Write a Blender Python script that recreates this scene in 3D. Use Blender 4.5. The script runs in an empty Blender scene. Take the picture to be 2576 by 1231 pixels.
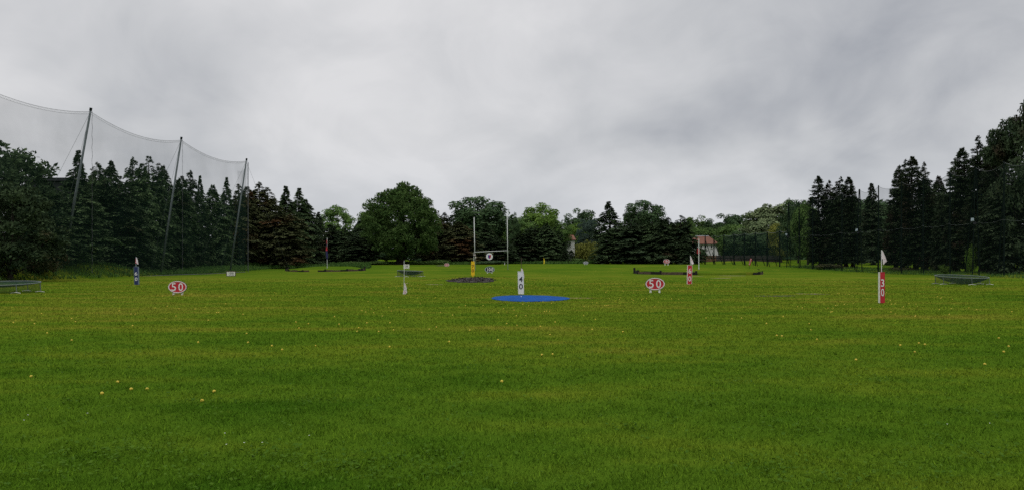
import bpy, math, random
import numpy as np
from mathutils import Vector

random.seed(7)
RNG = np.random.default_rng(11)
SC = bpy.context.scene
COL = SC.collection
F = 1983.0      # focal length in units of a 2576 px wide picture
HZ = 656.0      # horizon row
CH = 1.46       # eye height
CX = 1288.0
PI = math.pi

# ---------------------------------------------------------------- terrain
def sstep(a, b, v):
    t = np.clip((v - a) / (b - a), 0, 1)
    return t * t * (3 - 2 * t)

def T(x, y):
    """ground height"""
    x = np.asarray(x, float); y = np.asarray(y, float)
    z = 0.88 * sstep(88, 152, y) + 0.65 * sstep(150, 190, y)
    # gentle undulation of the turf
    u = (np.sin(x * .31 + y * .13 + 1.3) * np.sin(y * .37 - x * .07) * .014
         + np.sin(x * .9 + 2.1) * np.sin(y * .8 + .4) * .006)
    z = z + u * sstep(6, 14, y)
    # bank behind the left net
    side = sstep(-34.9, -39.0, x)
    z = z + side * (1.15 * sstep(88, 70, y) + .22 + .2 * sstep(90, 100, y))
    # mound with the bare soil patch
    d = np.sqrt(((x + 2.4) / 6.2) ** 2 + ((y - 59.5) / 9.0) ** 2)
    z = z + .30 * sstep(1.0, .15, d)
    # verge along the right fence
    z = z + .22 * sstep(43.0, 46.5, x) * sstep(40, 60, y) * (1 + .4 * np.sin(y * .9))
    return z

def Tz(x, y):
    return float(T(x, y))

def at(px, D):
    return (px - CX) / F * D

def ground(px, py):
    """where the sight line through a picture point meets the ground"""
    D = CH * F / max(py - HZ, 3.5)
    lo, hi = 3.0, 240.0
    for _ in range(50):
        m = .5 * (lo + hi)
        if CH - (py - HZ) / F * m > Tz(at(px, m), m): lo = m
        else: hi = m
    return at(px, lo), lo

# ---------------------------------------------------------------- materials
def nodes_of(m):
    m.use_nodes = True
    nt = m.node_tree
    return nt, nt.nodes, nt.links

def simple(name, col, rough=.6, noise=0.0, nscale=6.0, metal=0.0, bump=0.0, bscale=40., spec=.3):
    m = bpy.data.materials.new(name)
    nt, N, L = nodes_of(m)
    b = N['Principled BSDF']
    b.inputs['Roughness'].default_value = rough
    b.inputs['Metallic'].default_value = metal
    b.inputs['Specular IOR Level'].default_value = spec
    b.inputs['Base Color'].default_value = (*col, 1)
    if noise > 0:
        tc = N.new('ShaderNodeTexCoord')
        n = N.new('ShaderNodeTexNoise'); n.inputs['Scale'].default_value = nscale; n.inputs['Detail'].default_value = 6
        L.new(tc.outputs['Object'], n.inputs['Vector'])
        r = N.new('ShaderNodeValToRGB')
        r.color_ramp.elements[0].position = .3; r.color_ramp.elements[1].position = .7
        r.color_ramp.elements[0].color = (*[c * (1 - noise) for c in col], 1)
        r.color_ramp.elements[1].color = (*[min(1, c * (1 + noise * .6)) for c in col], 1)
        L.new(n.outputs['Fac'], r.inputs['Fac']); L.new(r.outputs['Color'], b.inputs['Base Color'])
    if bump > 0:
        tc = N.new('ShaderNodeTexCoord')
        n = N.new('ShaderNodeTexNoise'); n.inputs['Scale'].default_value = bscale; n.inputs['Detail'].default_value = 8
        L.new(tc.outputs['Object'], n.inputs['Vector'])
        bp = N.new('ShaderNodeBump'); bp.inputs['Strength'].default_value = bump
        L.new(n.outputs['Fac'], bp.inputs['Height']); L.new(bp.outputs['Normal'], b.inputs['Normal'])
    return m

def foliage(name, dark, light, rust=None, rust_amt=0.0, trans=.14, tip=.55):
    """leaf colour varies leaf by leaf and from clump to clump"""
    m = bpy.data.materials.new(name)
    nt, N, L = nodes_of(m)
    b = N['Principled BSDF']
    b.inputs['Roughness'].default_value = .75
    b.inputs['Specular IOR Level'].default_value = .04
    g = N.new('ShaderNodeNewGeometry')
    tc = N.new('ShaderNodeTexCoord')
    n = N.new('ShaderNodeTexNoise'); n.inputs['Scale'].default_value = .55; n.inputs['Detail'].default_value = 4
    L.new(tc.outputs['Object'], n.inputs['Vector'])
    mx = N.new('ShaderNodeMath'); mx.operation = 'MULTIPLY_ADD'
    mx.inputs[1].default_value = .55; L.new(g.outputs['Random Per Island'], mx.inputs[0])
    mm = N.new('ShaderNodeMath'); mm.operation = 'MULTIPLY_ADD'; mm.inputs[1].default_value = 1.4; mm.inputs[2].default_value = -.48
    L.new(n.outputs['Fac'], mm.inputs[0]); L.new(mm.outputs[0], mx.inputs[2])
    r = N.new('ShaderNodeValToRGB')
    r.color_ramp.elements[0].color = (*dark, 1); r.color_ramp.elements[1].color = (*light, 1)
    at_ = N.new('ShaderNodeAttribute'); at_.attribute_name = 'young'      # young shoots at the bough ends are paler
    ta = N.new('ShaderNodeMath'); ta.operation = 'MULTIPLY_ADD'; ta.inputs[1].default_value = tip
    L.new(at_.outputs['Fac'], ta.inputs[0]); L.new(mx.outputs[0], ta.inputs[2])
    tb = N.new('ShaderNodeMath'); tb.operation = 'ADD'; tb.inputs[1].default_value = -.3 * tip / .55; L.new(ta.outputs[0], tb.inputs[0])
    L.new(tb.outputs[0], r.inputs['Fac'])
    out = r.outputs['Color']
    oi = N.new('ShaderNodeObjectInfo')
    hs = N.new('ShaderNodeHueSaturation')
    v = N.new('ShaderNodeMapRange'); v.inputs['To Min'].default_value = .8; v.inputs['To Max'].default_value = 1.22
    L.new(oi.outputs['Random'], v.inputs['Value']); L.new(v.outputs[0], hs.inputs['Value'])
    L.new(out, hs.inputs['Color']); out = hs.outputs['Color']
    if rust:
        n2 = N.new('ShaderNodeTexNoise'); n2.inputs['Scale'].default_value = .28; n2.inputs['Detail'].default_value = 5
        ad = N.new('ShaderNodeVectorMath'); ad.operation = 'ADD'
        cmb = N.new('ShaderNodeCombineXYZ')
        mu = N.new('ShaderNodeMath'); mu.operation = 'MULTIPLY'; mu.inputs[1].default_value = 37.
        L.new(oi.outputs['Random'], mu.inputs[0]); L.new(mu.outputs[0], cmb.inputs[0])
        L.new(tc.outputs['Object'], ad.inputs[0]); L.new(cmb.outputs[0], ad.inputs[1])
        L.new(ad.outputs[0], n2.inputs['Vector'])
        rr = N.new('ShaderNodeMapRange'); rr.inputs['From Min'].default_value = .62 - rust_amt; rr.inputs['From Max'].default_value = .74 - rust_amt
        L.new(n2.outputs['Fac'], rr.inputs['Value'])
        mixc = N.new('ShaderNodeMix'); mixc.data_type = 'RGBA'
        L.new(rr.outputs[0], mixc.inputs['Factor']); L.new(out, mixc.inputs[6]); mixc.inputs[7].default_value = (*rust, 1)
        out = mixc.outputs[2]
    L.new(out, b.inputs['Base Color'])
    t = N.new('ShaderNodeBsdfTranslucent'); L.new(out, t.inputs['Color'])
    ms = N.new('ShaderNodeMixShader'); ms.inputs[0].default_value = trans
    L.new(b.outputs[0], ms.inputs[1]); L.new(t.outputs[0], ms.inputs[2])
    L.new(ms.outputs[0], N['Material Output'].inputs['Surface'])
    return m

def net_material(name, col, alpha, cell=0):
    m = bpy.data.materials.new(name)
    nt, N, L = nodes_of(m)
    N.remove(N['Principled BSDF'])
    d = N.new('ShaderNodeBsdfDiffuse'); d.inputs['Color'].default_value = (*col, 1)
    t = N.new('ShaderNodeBsdfTransparent')
    ms = N.new('ShaderNodeMixShader')
    tc = N.new('ShaderNodeTexCoord')
    n = N.new('ShaderNodeTexNoise'); n.inputs['Scale'].default_value = .35; n.inputs['Detail'].default_value = 5
    L.new(tc.outputs['Object'], n.inputs['Vector'])
    r = N.new('ShaderNodeMapRange'); r.inputs['To Min'].default_value = alpha * .75; r.inputs['To Max'].default_value = alpha * 1.25
    r.inputs['From Min'].default_value = .3; r.inputs['From Max'].default_value = .7
    L.new(n.outputs['Fac'], r.inputs['Value'])
    L.new(r.outputs[0], ms.inputs[0]); L.new(t.outputs[0], ms.inputs[1]); L.new(d.outputs[0], ms.inputs[2])
    L.new(ms.outputs[0], N['Material Output'].inputs['Surface'])
    return m

def grass_material(name, blade=False):
    m = bpy.data.materials.new(name)
    nt, N, L = nodes_of(m)
    b = N['Principled BSDF']; b.inputs['Roughness'].default_value = 1.0; b.inputs['Specular IOR Level'].default_value = 0.0
    g = N.new('ShaderNodeNewGeometry')
    def noise(sx, sy, scale, detail, rough=.55):
        mp = N.new('ShaderNodeMapping'); mp.inputs['Scale'].default_value = (sx, sy, 0)
        L.new(g.outputs['Position'], mp.inputs['Vector'])
        n = N.new('ShaderNodeTexNoise'); n.inputs['Scale'].default_value = scale; n.inputs['Detail'].default_value = detail
        n.inputs['Roughness'].default_value = rough
        L.new(mp.outputs[0], n.inputs['Vector']); return n.outputs['Fac']
    def mathn(op, a, bb):
        q = N.new('ShaderNodeMath'); q.operation = op
        for i, s in enumerate((a, bb)):
            if isinstance(s, (int, float)): q.inputs[i].default_value = s
            else: L.new(s, q.inputs[i])
        return q.outputs[0]
    def ramp(f, stops):
        r = N.new('ShaderNodeValToRGB')
        e = r.color_ramp.elements
        while len(e) < len(stops): e.new(.5)
        for k, (p, c) in enumerate(stops):
            e[k].position = p; e[k].color = (*c, 1)
        L.new(f, r.inputs['Fac']); return r.outputs['Color']
    def mixc(f, a, bb, mode='MIX'):
        q = N.new('ShaderNodeMix'); q.data_type = 'RGBA'; q.blend_type = mode
        if isinstance(f, (int, float)): q.inputs['Factor'].default_value = f
        else: L.new(f, q.inputs['Factor'])
        for i, s in ((6, a), (7, bb)):
            if isinstance(s, tuple): q.inputs[i].default_value = (*s, 1)
            else: L.new(s, q.inputs[i])
        return q.outputs[2]
    big = noise(1, 1, .11, 5)
    streak = noise(.10, .55, 1.0, 5)
    mid = noise(.6, 1.0, .9, 6)
    fine = noise(1, 1, 7., 6, .7)
    sep = N.new('ShaderNodeSeparateXYZ'); L.new(g.outputs['Position'], sep.inputs[0])
    # landing area is yellower; near turf painted darker to mimic vignetting and view angle
    mow = N.new('ShaderNodeMath'); mow.operation = 'SINE'         # mower passes across the range
    L.new(mathn('ADD', mathn('MULTIPLY', sep.outputs['Y'], 1.7), mathn('MULTIPLY', big, 9.0)), mow.inputs[0])
    f = mathn('ADD', 0.0, mathn('MULTIPLY', mow.outputs[0], .035))
    mowf = f
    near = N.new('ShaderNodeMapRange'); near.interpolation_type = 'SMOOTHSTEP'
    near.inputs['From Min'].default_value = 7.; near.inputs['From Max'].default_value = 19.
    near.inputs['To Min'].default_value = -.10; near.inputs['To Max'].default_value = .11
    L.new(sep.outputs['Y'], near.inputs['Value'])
    far = N.new('ShaderNodeMapRange'); far.interpolation_type = 'SMOOTHSTEP'
    far.inputs['From Min'].default_value = 70.; far.inputs['From Max'].default_value = 110.
    far.inputs['To Min'].default_value = 0.; far.inputs['To Max'].default_value = -.14
    L.new(sep.outputs['Y'], far.inputs['Value'])
    f = mathn('ADD', mathn('MULTIPLY', big, 1.0), mathn('MULTIPLY', streak, .70))
    f = mathn('ADD', f, mathn('MULTIPLY', mid, .75))
    f = mathn('ADD', mathn('ADD', f, mowf), -.765)
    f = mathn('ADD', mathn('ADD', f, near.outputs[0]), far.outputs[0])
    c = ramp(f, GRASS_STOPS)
    # thin, dry and dark flecks
    dry = ramp(fine, [(.56, (0, 0, 0)), (.80, (1, 1, 1))])
    c = mixc(mathn('MULTIPLY', dry, .17), c, (.17, .155, .022))
    dk = ramp(noise(1, 1.6, 2.6, 6, .65), [(.56, (0, 0, 0)), (.74, (1, 1, 1))])
    c = mixc(mathn('MULTIPLY', dk, .36), c, (.028, .085, .008))
    if blade:
        r = ramp(g.outputs['Random Per Island'], [(0, (.85, .88, .8)), (.6, (1.4, 1.42, 1.3)), (.93, (1.9, 1.85, 1.6)), (1, (2.5, 2.2, 1.9))])
        c = mixc(1.0, c, r, 'MULTIPLY')
    else:
        fl = ramp(noise(1, 1, 60., 4, .7), [(.3, (.45, .48, .42)), (.7, (1.28, 1.24, 1.2))])
        c = mixc(1.0, c, fl, 'MULTIPLY')
        bp = N.new('ShaderNodeBump'); bp.inputs['Strength'].default_value = .55; bp.inputs['Distance'].default_value = .05
        L.new(noise(1, 1, 11., 8, .75), bp.inputs['Height']); L.new(bp.outputs['Normal'], b.inputs['Normal'])
    L.new(c, b.inputs['Base Color'])
    if blade:
        t = N.new('ShaderNodeBsdfTranslucent'); L.new(c, t.inputs['Color'])
        ms = N.new('ShaderNodeMixShader'); ms.inputs[0].default_value = .25
        L.new(b.outputs[0], ms.inputs[1]); L.new(t.outputs[0], ms.inputs[2])
        L.new(ms.outputs[0], N['Material Output'].inputs['Surface'])
    return m

GRASS_STOPS = [(.12, (.035, .084, .006)), (.38, (.062, .117, .009)), (.58, (.092, .136, .011)), (.85, (.150, .152, .020))]
M = {}
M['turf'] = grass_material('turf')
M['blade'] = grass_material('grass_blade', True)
M['red'] = simple('red_paint', (.40, .018, .03), .45, .12, 3)
M['white'] = simple('white_paint', (.62, .62, .62), .5, .12, 5)
M['cream'] = simple('white_wood', (.62, .62, .56), .6, .15, 8)
M['pinkwhite'] = simple('rim_paint', (.62, .55, .54), .5, .1, 6)
M['black'] = simple('black_paint', (.012, .013, .018), .5)
M['navy'] = simple('navy_paint', (.012, .022, .085), .5, .15, 4)
M['greyblue'] = simple('grey_trim', (.30, .36, .40), .5, .1, 6)
M['slate'] = simple('slate_trim', (.13, .17, .22), .6, .1, 6)
M['yellow'] = simple('yellow_paint', (.66, .42, .008), .5, .1, 4)
M['maroon'] = simple('maroon_paint', (.06, .012, .006), .5)
M['blue_mat'] = simple('blue_artificial_turf', (.007, .060, .235), .95, .40, 2.2, bump=.6, bscale=60, spec=.05)
M['postwhite'] = simple('post_white', (.50, .52, .50), .45, .1, 2)
M['pole_grey'] = simple('galvanised_pole', (.105, .125, .13), .55, .3, 2.5)
M['pole_dark'] = simple('dark_green_steel', (.006, .011, .009), .85, .2, 3, spec=.03)
M['cable'] = simple('steel_cable', (.30, .31, .32), .5)
M['wire'] = simple('grey_wire', (.08, .095, .09), .6)
M['rope'] = simple('dark_rope', (.07, .075, .08), .8)
M['bark'] = simple('bark', (.028, .022, .017), .9, .4, 5, bump=.8, bscale=12)
M['net'] = net_material('green_netting', (.020, .042, .032), .21)
M['net_right'] = net_material('dark_netting', (.012, .022, .018), .20)
M['net_back'] = net_material('dark_green_netting', (.016, .032, .028), .32)
M['basket_net'] = net_material('basket_netting', (.018, .034, .031), .62)
M['basket_skirt'] = net_material('basket_skirt_netting', (.025, .045, .035), .24)
M['tube'] = simple('grey_tube', (.11, .135, .125), .5)
M['timber'] = simple('old_timber', (.075, .050, .034), .85, .45, 5, bump=.6, bscale=20)
M['timber_dark'] = simple('black_timber', (.009, .008, .007), .9, .3, 5)
M['soil'] = simple('bare_soil', (.024, .018, .015), .95, .6, 3.5, bump=1., bscale=5)
M['sand'] = simple('dry_turf_patch', (.22, .17, .09), .95, .4, 3)
M['ball'] = simple('ball_yellow', (.47, .36, .035), .6)
M['ball_white'] = simple('ball_white', (.7, .7, .7), .35)
M['ball_orange'] = simple('ball_orange', (.75, .30, .03), .35)
M['render'] = simple('white_render', (.54, .53, .52), .8, .1, 1.5)
M['tiles'] = simple('clay_tiles', (.17, .072, .046), .85, .35, 4, bump=.5, bscale=14)
M['glass'] = simple('window_pane', (.02, .025, .03), .15)
M['fence_brown'] = simple('brown_fence_wood', (.115, .060, .030), .85, .35, 2.5)
M['fence_dark'] = simple('dark_fence_wood', (.032, .026, .023), .85, .35, 2.5)
M['roof_dark'] = simple('dark_cladding', (.010, .011, .014), .7, .2, 1)
M['flag_white'] = simple('white_flag_cloth', (.58, .52, .53), .8, .06, 6)
M['flag_red'] = simple('red_flag_cloth', (.33, .025, .035), .8, .1, 6)
M['flag_navy'] = simple('navy_flag_cloth', (.02, .02, .075), .8)
M['flag_yellow'] = simple('yellow_flag_cloth', (.60, .48, .03), .8)
M['shield_blue'] = simple('shield_blue', (.03, .03, .26), .5)
M['conifer'] = foliage('conifer_needles', (.016, .036, .017), (.090, .135, .056), (.055, .034, .018), .00)
M['conifer_rusty'] = foliage('rusty_conifer_needles', (.022, .034, .016), (.110, .122, .052), (.095, .052, .024), .07)
M['conifer_blue'] = foliage('blue_green_needles', (.022, .046, .036), (.095, .135, .105))
M['conifer_dark'] = foliage('dark_needles', (.013, .028, .015), (.070, .104, .046), (.045, .030, .017), .02)
M['conifer_right'] = foliage('right_conifer_needles', (.010, .021, .012), (.058, .082, .040), (.040, .031, .020), .06)  # darkest of the needle greens, with brown patches
M['leaf_mid'] = foliage('mid_green_leaves', (.026, .064, .016), (.115, .185, .048))
M['leaf_deep'] = foliage('deep_green_leaves', (.024, .060, .016), (.105, .172, .046))
M['leaf_dark'] = foliage('dark_green_leaves', (.018, .042, .018), (.080, .130, .054))
M['leaf_bright'] = foliage('bright_green_leaves', (.050, .115, .016), (.150, .235, .046), trans=.2)
M['leaf_pale'] = foliage('pale_willow_leaves', (.048, .078, .034), (.185, .225, .110))
M['leaf_yellow'] = foliage('yellow_green_leaves', (.065, .090, .016), (.20, .20, .045))
M['leaf_brown'] = foliage('bronze_leaves', (.018, .025, .012), (.080, .078, .034), (.060, .035, .018), .08)
M['rough'] = foliage('rough_grass_blades', (.020, .056, .012), (.075, .140, .032), (.06, .045, .018), -.02, tip=0)
M['weed'] = foliage('broad_weed_leaves', (.036, .092, .007), (.080, .150, .012), tip=0)
M['far_wood'] = foliage('far_wood_leaves', (.014, .034, .016), (.050, .086, .036), tip=0)
M['clover_white'] = simple('white_petals', (.6, .62, .55), .7)

# ---------------------------------------------------------------- mesh helpers
def world_origin(o):
    v = Vector((0, 0, 0))
    while o is not None:
        v += o.location; o = o.parent
    return v

def link(name, me, mat, parent=None, origin=None):
    o = bpy.data.objects.new(name, me); COL.objects.link(o)
    if mat is not None:
        me.materials.clear(); me.materials.append(mat)
    if parent is not None: o.parent = parent
    elif origin is not None: o.location = origin
    return o

class MB:
    def __init__(self): self.v = []; self.f = []
    def poly(self, pts):
        n = len(self.v); self.v += [tuple(p) for p in pts]; self.f.append(tuple(range(n, n + len(pts))))
    def box(self, c, s, taper=1.0, rot=0.0):
        x, y, z = c; a, b, h = s[0] / 2, s[1] / 2, s[2] / 2
        n = len(self.v); cr, sr = math.cos(rot), math.sin(rot)
        for k, (dx, dy, dz) in enumerate([(-a, -b, -h), (a, -b, -h), (a, b, -h), (-a, b, -h), (-a, -b, h), (a, -b, h), (a, b, h), (-a, b, h)]):
            if k > 3: dx *= taper; dy *= taper
            self.v.append((x + dx * cr - dy * sr, y + dx * sr + dy * cr, z + dz))
        for q in [(0, 3, 2, 1), (4, 5, 6, 7), (0, 1, 5, 4), (1, 2, 6, 5), (2, 3, 7, 6), (3, 0, 4, 7)]:
            self.f.append(tuple(n + i for i in q))
        return self
    def tube(self, pts, r, seg=8, r2=None, closed=False):
        pts = [Vector(p) for p in pts]; n = len(pts)
        rings = []
        for i, p in enumerate(pts):
            if closed: d = pts[(i + 1) % n] - pts[i - 1]
            else: d = pts[min(i + 1, n - 1)] - pts[max(i - 1, 0)]
            d = d.normalized() if d.length > 1e-9 else Vector((0, 0, 1))
            u = d.cross(Vector((0, 0, 1)))
            if u.length < 1e-3: u = d.cross(Vector((0, 1, 0)))
            u.normalize(); w = u.cross(d)
            rr = r if r2 is None else r + (r2 - r) * i / max(n - 1, 1)
            base = len(self.v)
            for k in range(seg):
                a = 2 * PI * k / seg
                q = p + (u * math.cos(a) + w * math.sin(a)) * rr
                self.v.append(tuple(q))
            rings.append(base)
        m = n if closed else n - 1
        for i in range(m):
            a, b = rings[i], rings[(i + 1) % n]
            for k in range(seg):
                self.f.append((a + k, a + (k + 1) % seg, b + (k + 1) % seg, b + k))
        if not closed:
            self.f.append(tuple(rings[0] + k for k in reversed(range(seg))))
            self.f.append(tuple(rings[-1] + k for k in range(seg)))
        return self
    def slab(self, outline, y0, y1):
        """outline in (x, z), extruded from y0 (front) to y1"""
        n = len(self.v); k = len(outline)
        self.v += [(x, y0, z) for x, z in outline] + [(x, y1, z) for x, z in outline]
        self.f.append(tuple(n + i for i in range(k))); self.f.append(tuple(n + k + i for i in reversed(range(k))))
        for i in range(k):
            j = (i + 1) % k
            self.f.append((n + i, n + k + i, n + k + j, n + j))
        return self
    def ring(self, outer, inner, y0, y1):
        n = len(self.v); k = len(outer)
        self.v += [(x, y0, z) for x, z in outer] + [(x, y0, z) for x, z in inner] + [(x, y1, z) for x, z in outer] + [(x, y1, z) for x, z in inner]
        for i in range(k):
            j = (i + 1) % k
            o, q, p, s = n, n + k, n + 2 * k, n + 3 * k
            self.f += [(o + i, o + j, q + j, q + i), (p + i, s + i, s + j, p + j), (o + i, p + i, p + j, o + j), (q + i, q + j, s + j, s + i)]
        return self
    def build(self, name, mat, parent=None, origin=None, smooth=False):
        me = bpy.data.meshes.new(name)
        off = world_origin(parent) if parent is not None else Vector(origin or (0, 0, 0))
        me.from_pydata([(a - off.x, b - off.y, c - off.z) for a, b, c in self.v], [], self.f)
        me.update()
        if smooth:
            me.polygons.foreach_set('use_smooth', [True] * len(me.polygons))
        return link(name, me, mat, parent, origin)

def np_mesh(name, verts, faces, mat, smooth=False):
    """verts (n,3), faces (m,k) all with k corners"""
    me = bpy.data.meshes.new(name)
    verts = np.ascontiguousarray(verts, dtype=np.float32); faces = np.ascontiguousarray(faces, dtype=np.int32)
    m, k = faces.shape
    me.vertices.add(len(verts)); me.vertices.foreach_set('co', verts.ravel())
    me.loops.add(m * k); me.loops.foreach_set('vertex_index', faces.ravel())
    me.polygons.add(m)
    me.polygons.foreach_set('loop_start', np.arange(0, m * k, k, dtype=np.int32))
    me.polygons.foreach_set('loop_total', np.full(m, k, dtype=np.int32))
    me.polygons.foreach_set('use_smooth', np.full(m, smooth, dtype=bool))
    me.update(calc_edges=True)
    if mat is not None: me.materials.append(mat)
    return me

def young(me, val):
    a = me.attributes.new('young', 'FLOAT', 'FACE'); a.data.foreach_set('value', np.ascontiguousarray(val, dtype=np.float32)); return me

def tag(o, label=None, cat=None, group=None, kind=None):
    if label: o['label'] = label
    if cat: o['category'] = cat
    if group: o['group'] = group
    if kind: o['kind'] = kind
    return o

def empty(name, loc, label, cat, group=None):
    o = bpy.data.objects.new(name, None); COL.objects.link(o); o.location = loc
    o.empty_display_size = .2
    return tag(o, label, cat, group)

def norm(a):
    return a / np.maximum(np.linalg.norm(a, axis=-1, keepdims=True), 1e-9)

def cards(P, D, Nn, Ln, Wd, fold=.12):
    """one leaf-shaped quad per row"""
    D = norm(D); S = norm(np.cross(D, Nn)); U = np.cross(S, D)
    Ln = Ln[:, None]; Wd = Wd[:, None]
    a = P; c = P + D * Ln
    mid = P + D * Ln * .45 + U * Ln * fold
    b = mid + S * Wd * .5; d = mid - S * Wd * .5
    V = np.stack([a, b, c, d], 1).reshape(-1, 3)
    n = len(P)
    return V, np.arange(4 * n).reshape(n, 4)

# ---------------------------------------------------------------- ground sheet
def axis(stops):
    out = []
    for a, b, s in stops:
        out += list(np.arange(a, b, s))
    out.append(stops[-1][1]); return np.array(out)
xs = axis([(-900, -120, 60), (-120, -56, 6), (-56, 56, .7), (56, 120, 6), (120, 900, 60)])
ys = axis([(-60, 0, 12), (0, 130, .7), (130, 200, 3), (200, 1500, 100)])
X, Y = np.meshgrid(xs, ys)
Z = T(X, Y)
nx, ny = len(xs), len(ys)
idx = np.arange(nx * ny).reshape(ny, nx)
fc = np.stack([idx[:-1, :-1], idx[:-1, 1:], idx[1:, 1:], idx[1:, :-1]], -1).reshape(-1, 4)
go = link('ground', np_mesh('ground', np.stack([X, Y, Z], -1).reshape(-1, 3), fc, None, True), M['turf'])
tag(go, kind='structure')

# ---------------------------------------------------------------- lawn blades
def lawn():
    Vs, n0 = [], 0
    n = 560000
    u = RNG.uniform(0, 1, n)
    y = (4.2 ** .1 + u * (72 ** .1 - 4.2 ** .1)) ** 10
    x = RNG.uniform(-.68, .68, n) * y
    # the lawn goes on to both sides
    m = 400000
    ys_ = (4.2 ** -.9 - RNG.uniform(0, 1, m) * (4.2 ** -.9 - 72 ** -.9)) ** (-1 / .9)
    xs_ = (.68 * ys_ + RNG.uniform(0, 7.5, m)) * np.where(RNG.uniform(0, 1, m) < .5, -1, 1)
    P = np.concatenate([np.stack([x, y], 1), np.stack([xs_, ys_], 1)])
    P = P[RNG.uniform(0, 1, len(P)) < 1 - sstep(38, 72, P[:, 1])]
    # tufts: drop blades where a coarse pattern says the sward is thin
    k = (np.sin(P[:, 0] * 9.1 + np.sin(P[:, 1] * 5.3) * 2) + np.sin(P[:, 1] * 7.7 + np.sin(P[:, 0] * 4.1) * 2)) * .25 + .5
    keep = RNG.uniform(0, 1, len(P)) < .45 + .55 * k
    P = P[keep]; k = k[keep]
    mat = ((P[:, 0] - .73) / 1.49) ** 2 + ((P[:, 1] - 30.9) / 2.5) ** 2 < 1
    P = P[~mat]; k = k[~mat]
    n = len(P)
    z = T(P[:, 0], P[:, 1])
    d = P[:, 1]
    h = RNG.uniform(.018, .038, n) * (.8 + .4 * k) * (1 + .006 * d)
    tall = RNG.uniform(0, 1, n) < .012; h[tall] *= 1.8
    w = RNG.uniform(.0035, .0065, n) * np.maximum(1, d / 6.5)
    az = RNG.uniform(0, 2 * PI, n); ln = RNG.uniform(.2, 1.1, n) * h
    base = np.stack([P[:, 0], P[:, 1], z - .004], 1)
    tip = base + np.stack([np.cos(az) * ln, np.sin(az) * ln, h], 1)
    sa = RNG.uniform(0, PI, n)
    s = np.stack([np.cos(sa), np.sin(sa) * .5, np.zeros(n)], 1) * w[:, None]
    V = np.stack([base - s, base + s, tip], 1).reshape(-1, 3)
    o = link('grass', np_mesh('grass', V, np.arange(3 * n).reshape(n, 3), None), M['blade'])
    tag(o, 'short mown green grass blades covering the range', 'grass', kind='stuff')
lawn()

def weeds():
    # broad-leaved patches in the near turf (picture points) and a loose scatter
    spots = [(300, 1140, .5), (345, 1128, .3), (1060, 1163, .35), (808, 1166, .3), (565, 1205, .4), (1090, 1195, .3), (2022, 1080, .25), (1585, 1080, .12),
             (505, 1012, .12), (178, 1012, .08), (780, 1010, .2), (2280, 1182, .35), (2520, 1150, .4), (1780, 1020, .12), (2230, 958, .25), (2400, 1040, .2), (160, 1180, .3), (930, 1182, .3), (1920, 1170, .3), (2060, 1210, .3), (690, 1140, .2), (1840, 960, .2)]
    P = []
    for px, py, s in spots:
        x, y = ground(px, py)
        n = int(85 * s / .3)
        P.append(np.stack([x + RNG.normal(0, s * .8, n), y + RNG.normal(0, s * .7, n)], 1))
    n = 3500
    y = np.sqrt(RNG.uniform(4.2 ** 2, 14 ** 2, n)); P.append(np.stack([RNG.uniform(-.68, .68, n) * y, y], 1))
    P = np.concatenate(P); n = len(P)
    z = T(P[:, 0], P[:, 1]) + RNG.uniform(.012, .045, n)
    az = RNG.uniform(0, 2 * PI, n)
    D = np.stack([np.cos(az), np.sin(az), RNG.uniform(-.1, .5, n)], 1)
    Nn = np.stack([RNG.normal(0, .3, n), RNG.normal(0, .3, n), np.ones(n)], 1)
    L = RNG.uniform(.018, .045, n)
    V, Fc = cards(np.stack([P[:, 0], P[:, 1], z], 1), D, Nn, L, L * RNG.uniform(.5, .9, n))
    tag(link('clover', np_mesh('clover', V, Fc, None), M['weed']), 'low broad-leaved weeds spreading through the near turf', 'weeds', kind='stuff')
    # tiny white daisies
    P = []
    for px, py, s, n in [(680, 1120, .3, 5), (90, 1056, .25, 3), (2465, 1080, .15, 2)]:
        x, y = ground(px, py); P.append(np.stack([x + RNG.normal(0, s, n), y + RNG.normal(0, s * .5, n)], 1))
    P = np.concatenate(P); n = len(P)
    V, Fc = [], []
    for x, y in P:
        z = Tz(x, y) + .045; b = len(V)
        for k in range(6): V.append((x + math.cos(k * PI / 3) * .006, y + math.sin(k * PI / 3) * .006, z + .003 * (k % 2)))
        Fc.append(tuple(range(b, b + 6)))
    tag(link('daisies', np_mesh('daisies', np.array(V), np.array(Fc), None), M['clover_white']), 'tiny white daisies dotted in the near turf', 'flowers', kind='stuff')
weeds()

def blades_region(name, pts, hmin, hmax, wid, mat, label, cat):
    n = len(pts); z = T(pts[:, 0], pts[:, 1])
    h = RNG.uniform(hmin, hmax, n)
    az = RNG.uniform(0, 2 * PI, n); lean = RNG.uniform(.1, .9, n)
    D = np.stack([np.cos(az) * lean, np.sin(az) * lean, np.ones(n)], 1)
    Nn = np.stack([RNG.normal(0, 1, n), -np.ones(n), RNG.normal(0, .4, n)], 1)
    V, Fc = cards(np.stack([pts[:, 0], pts[:, 1], z - .03], 1), D, Nn, h, h * RNG.uniform(.6, 1.4, n) * wid)
    tag(link(name, np_mesh(name, V, Fc, None), mat), label, cat, kind='stuff')

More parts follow.
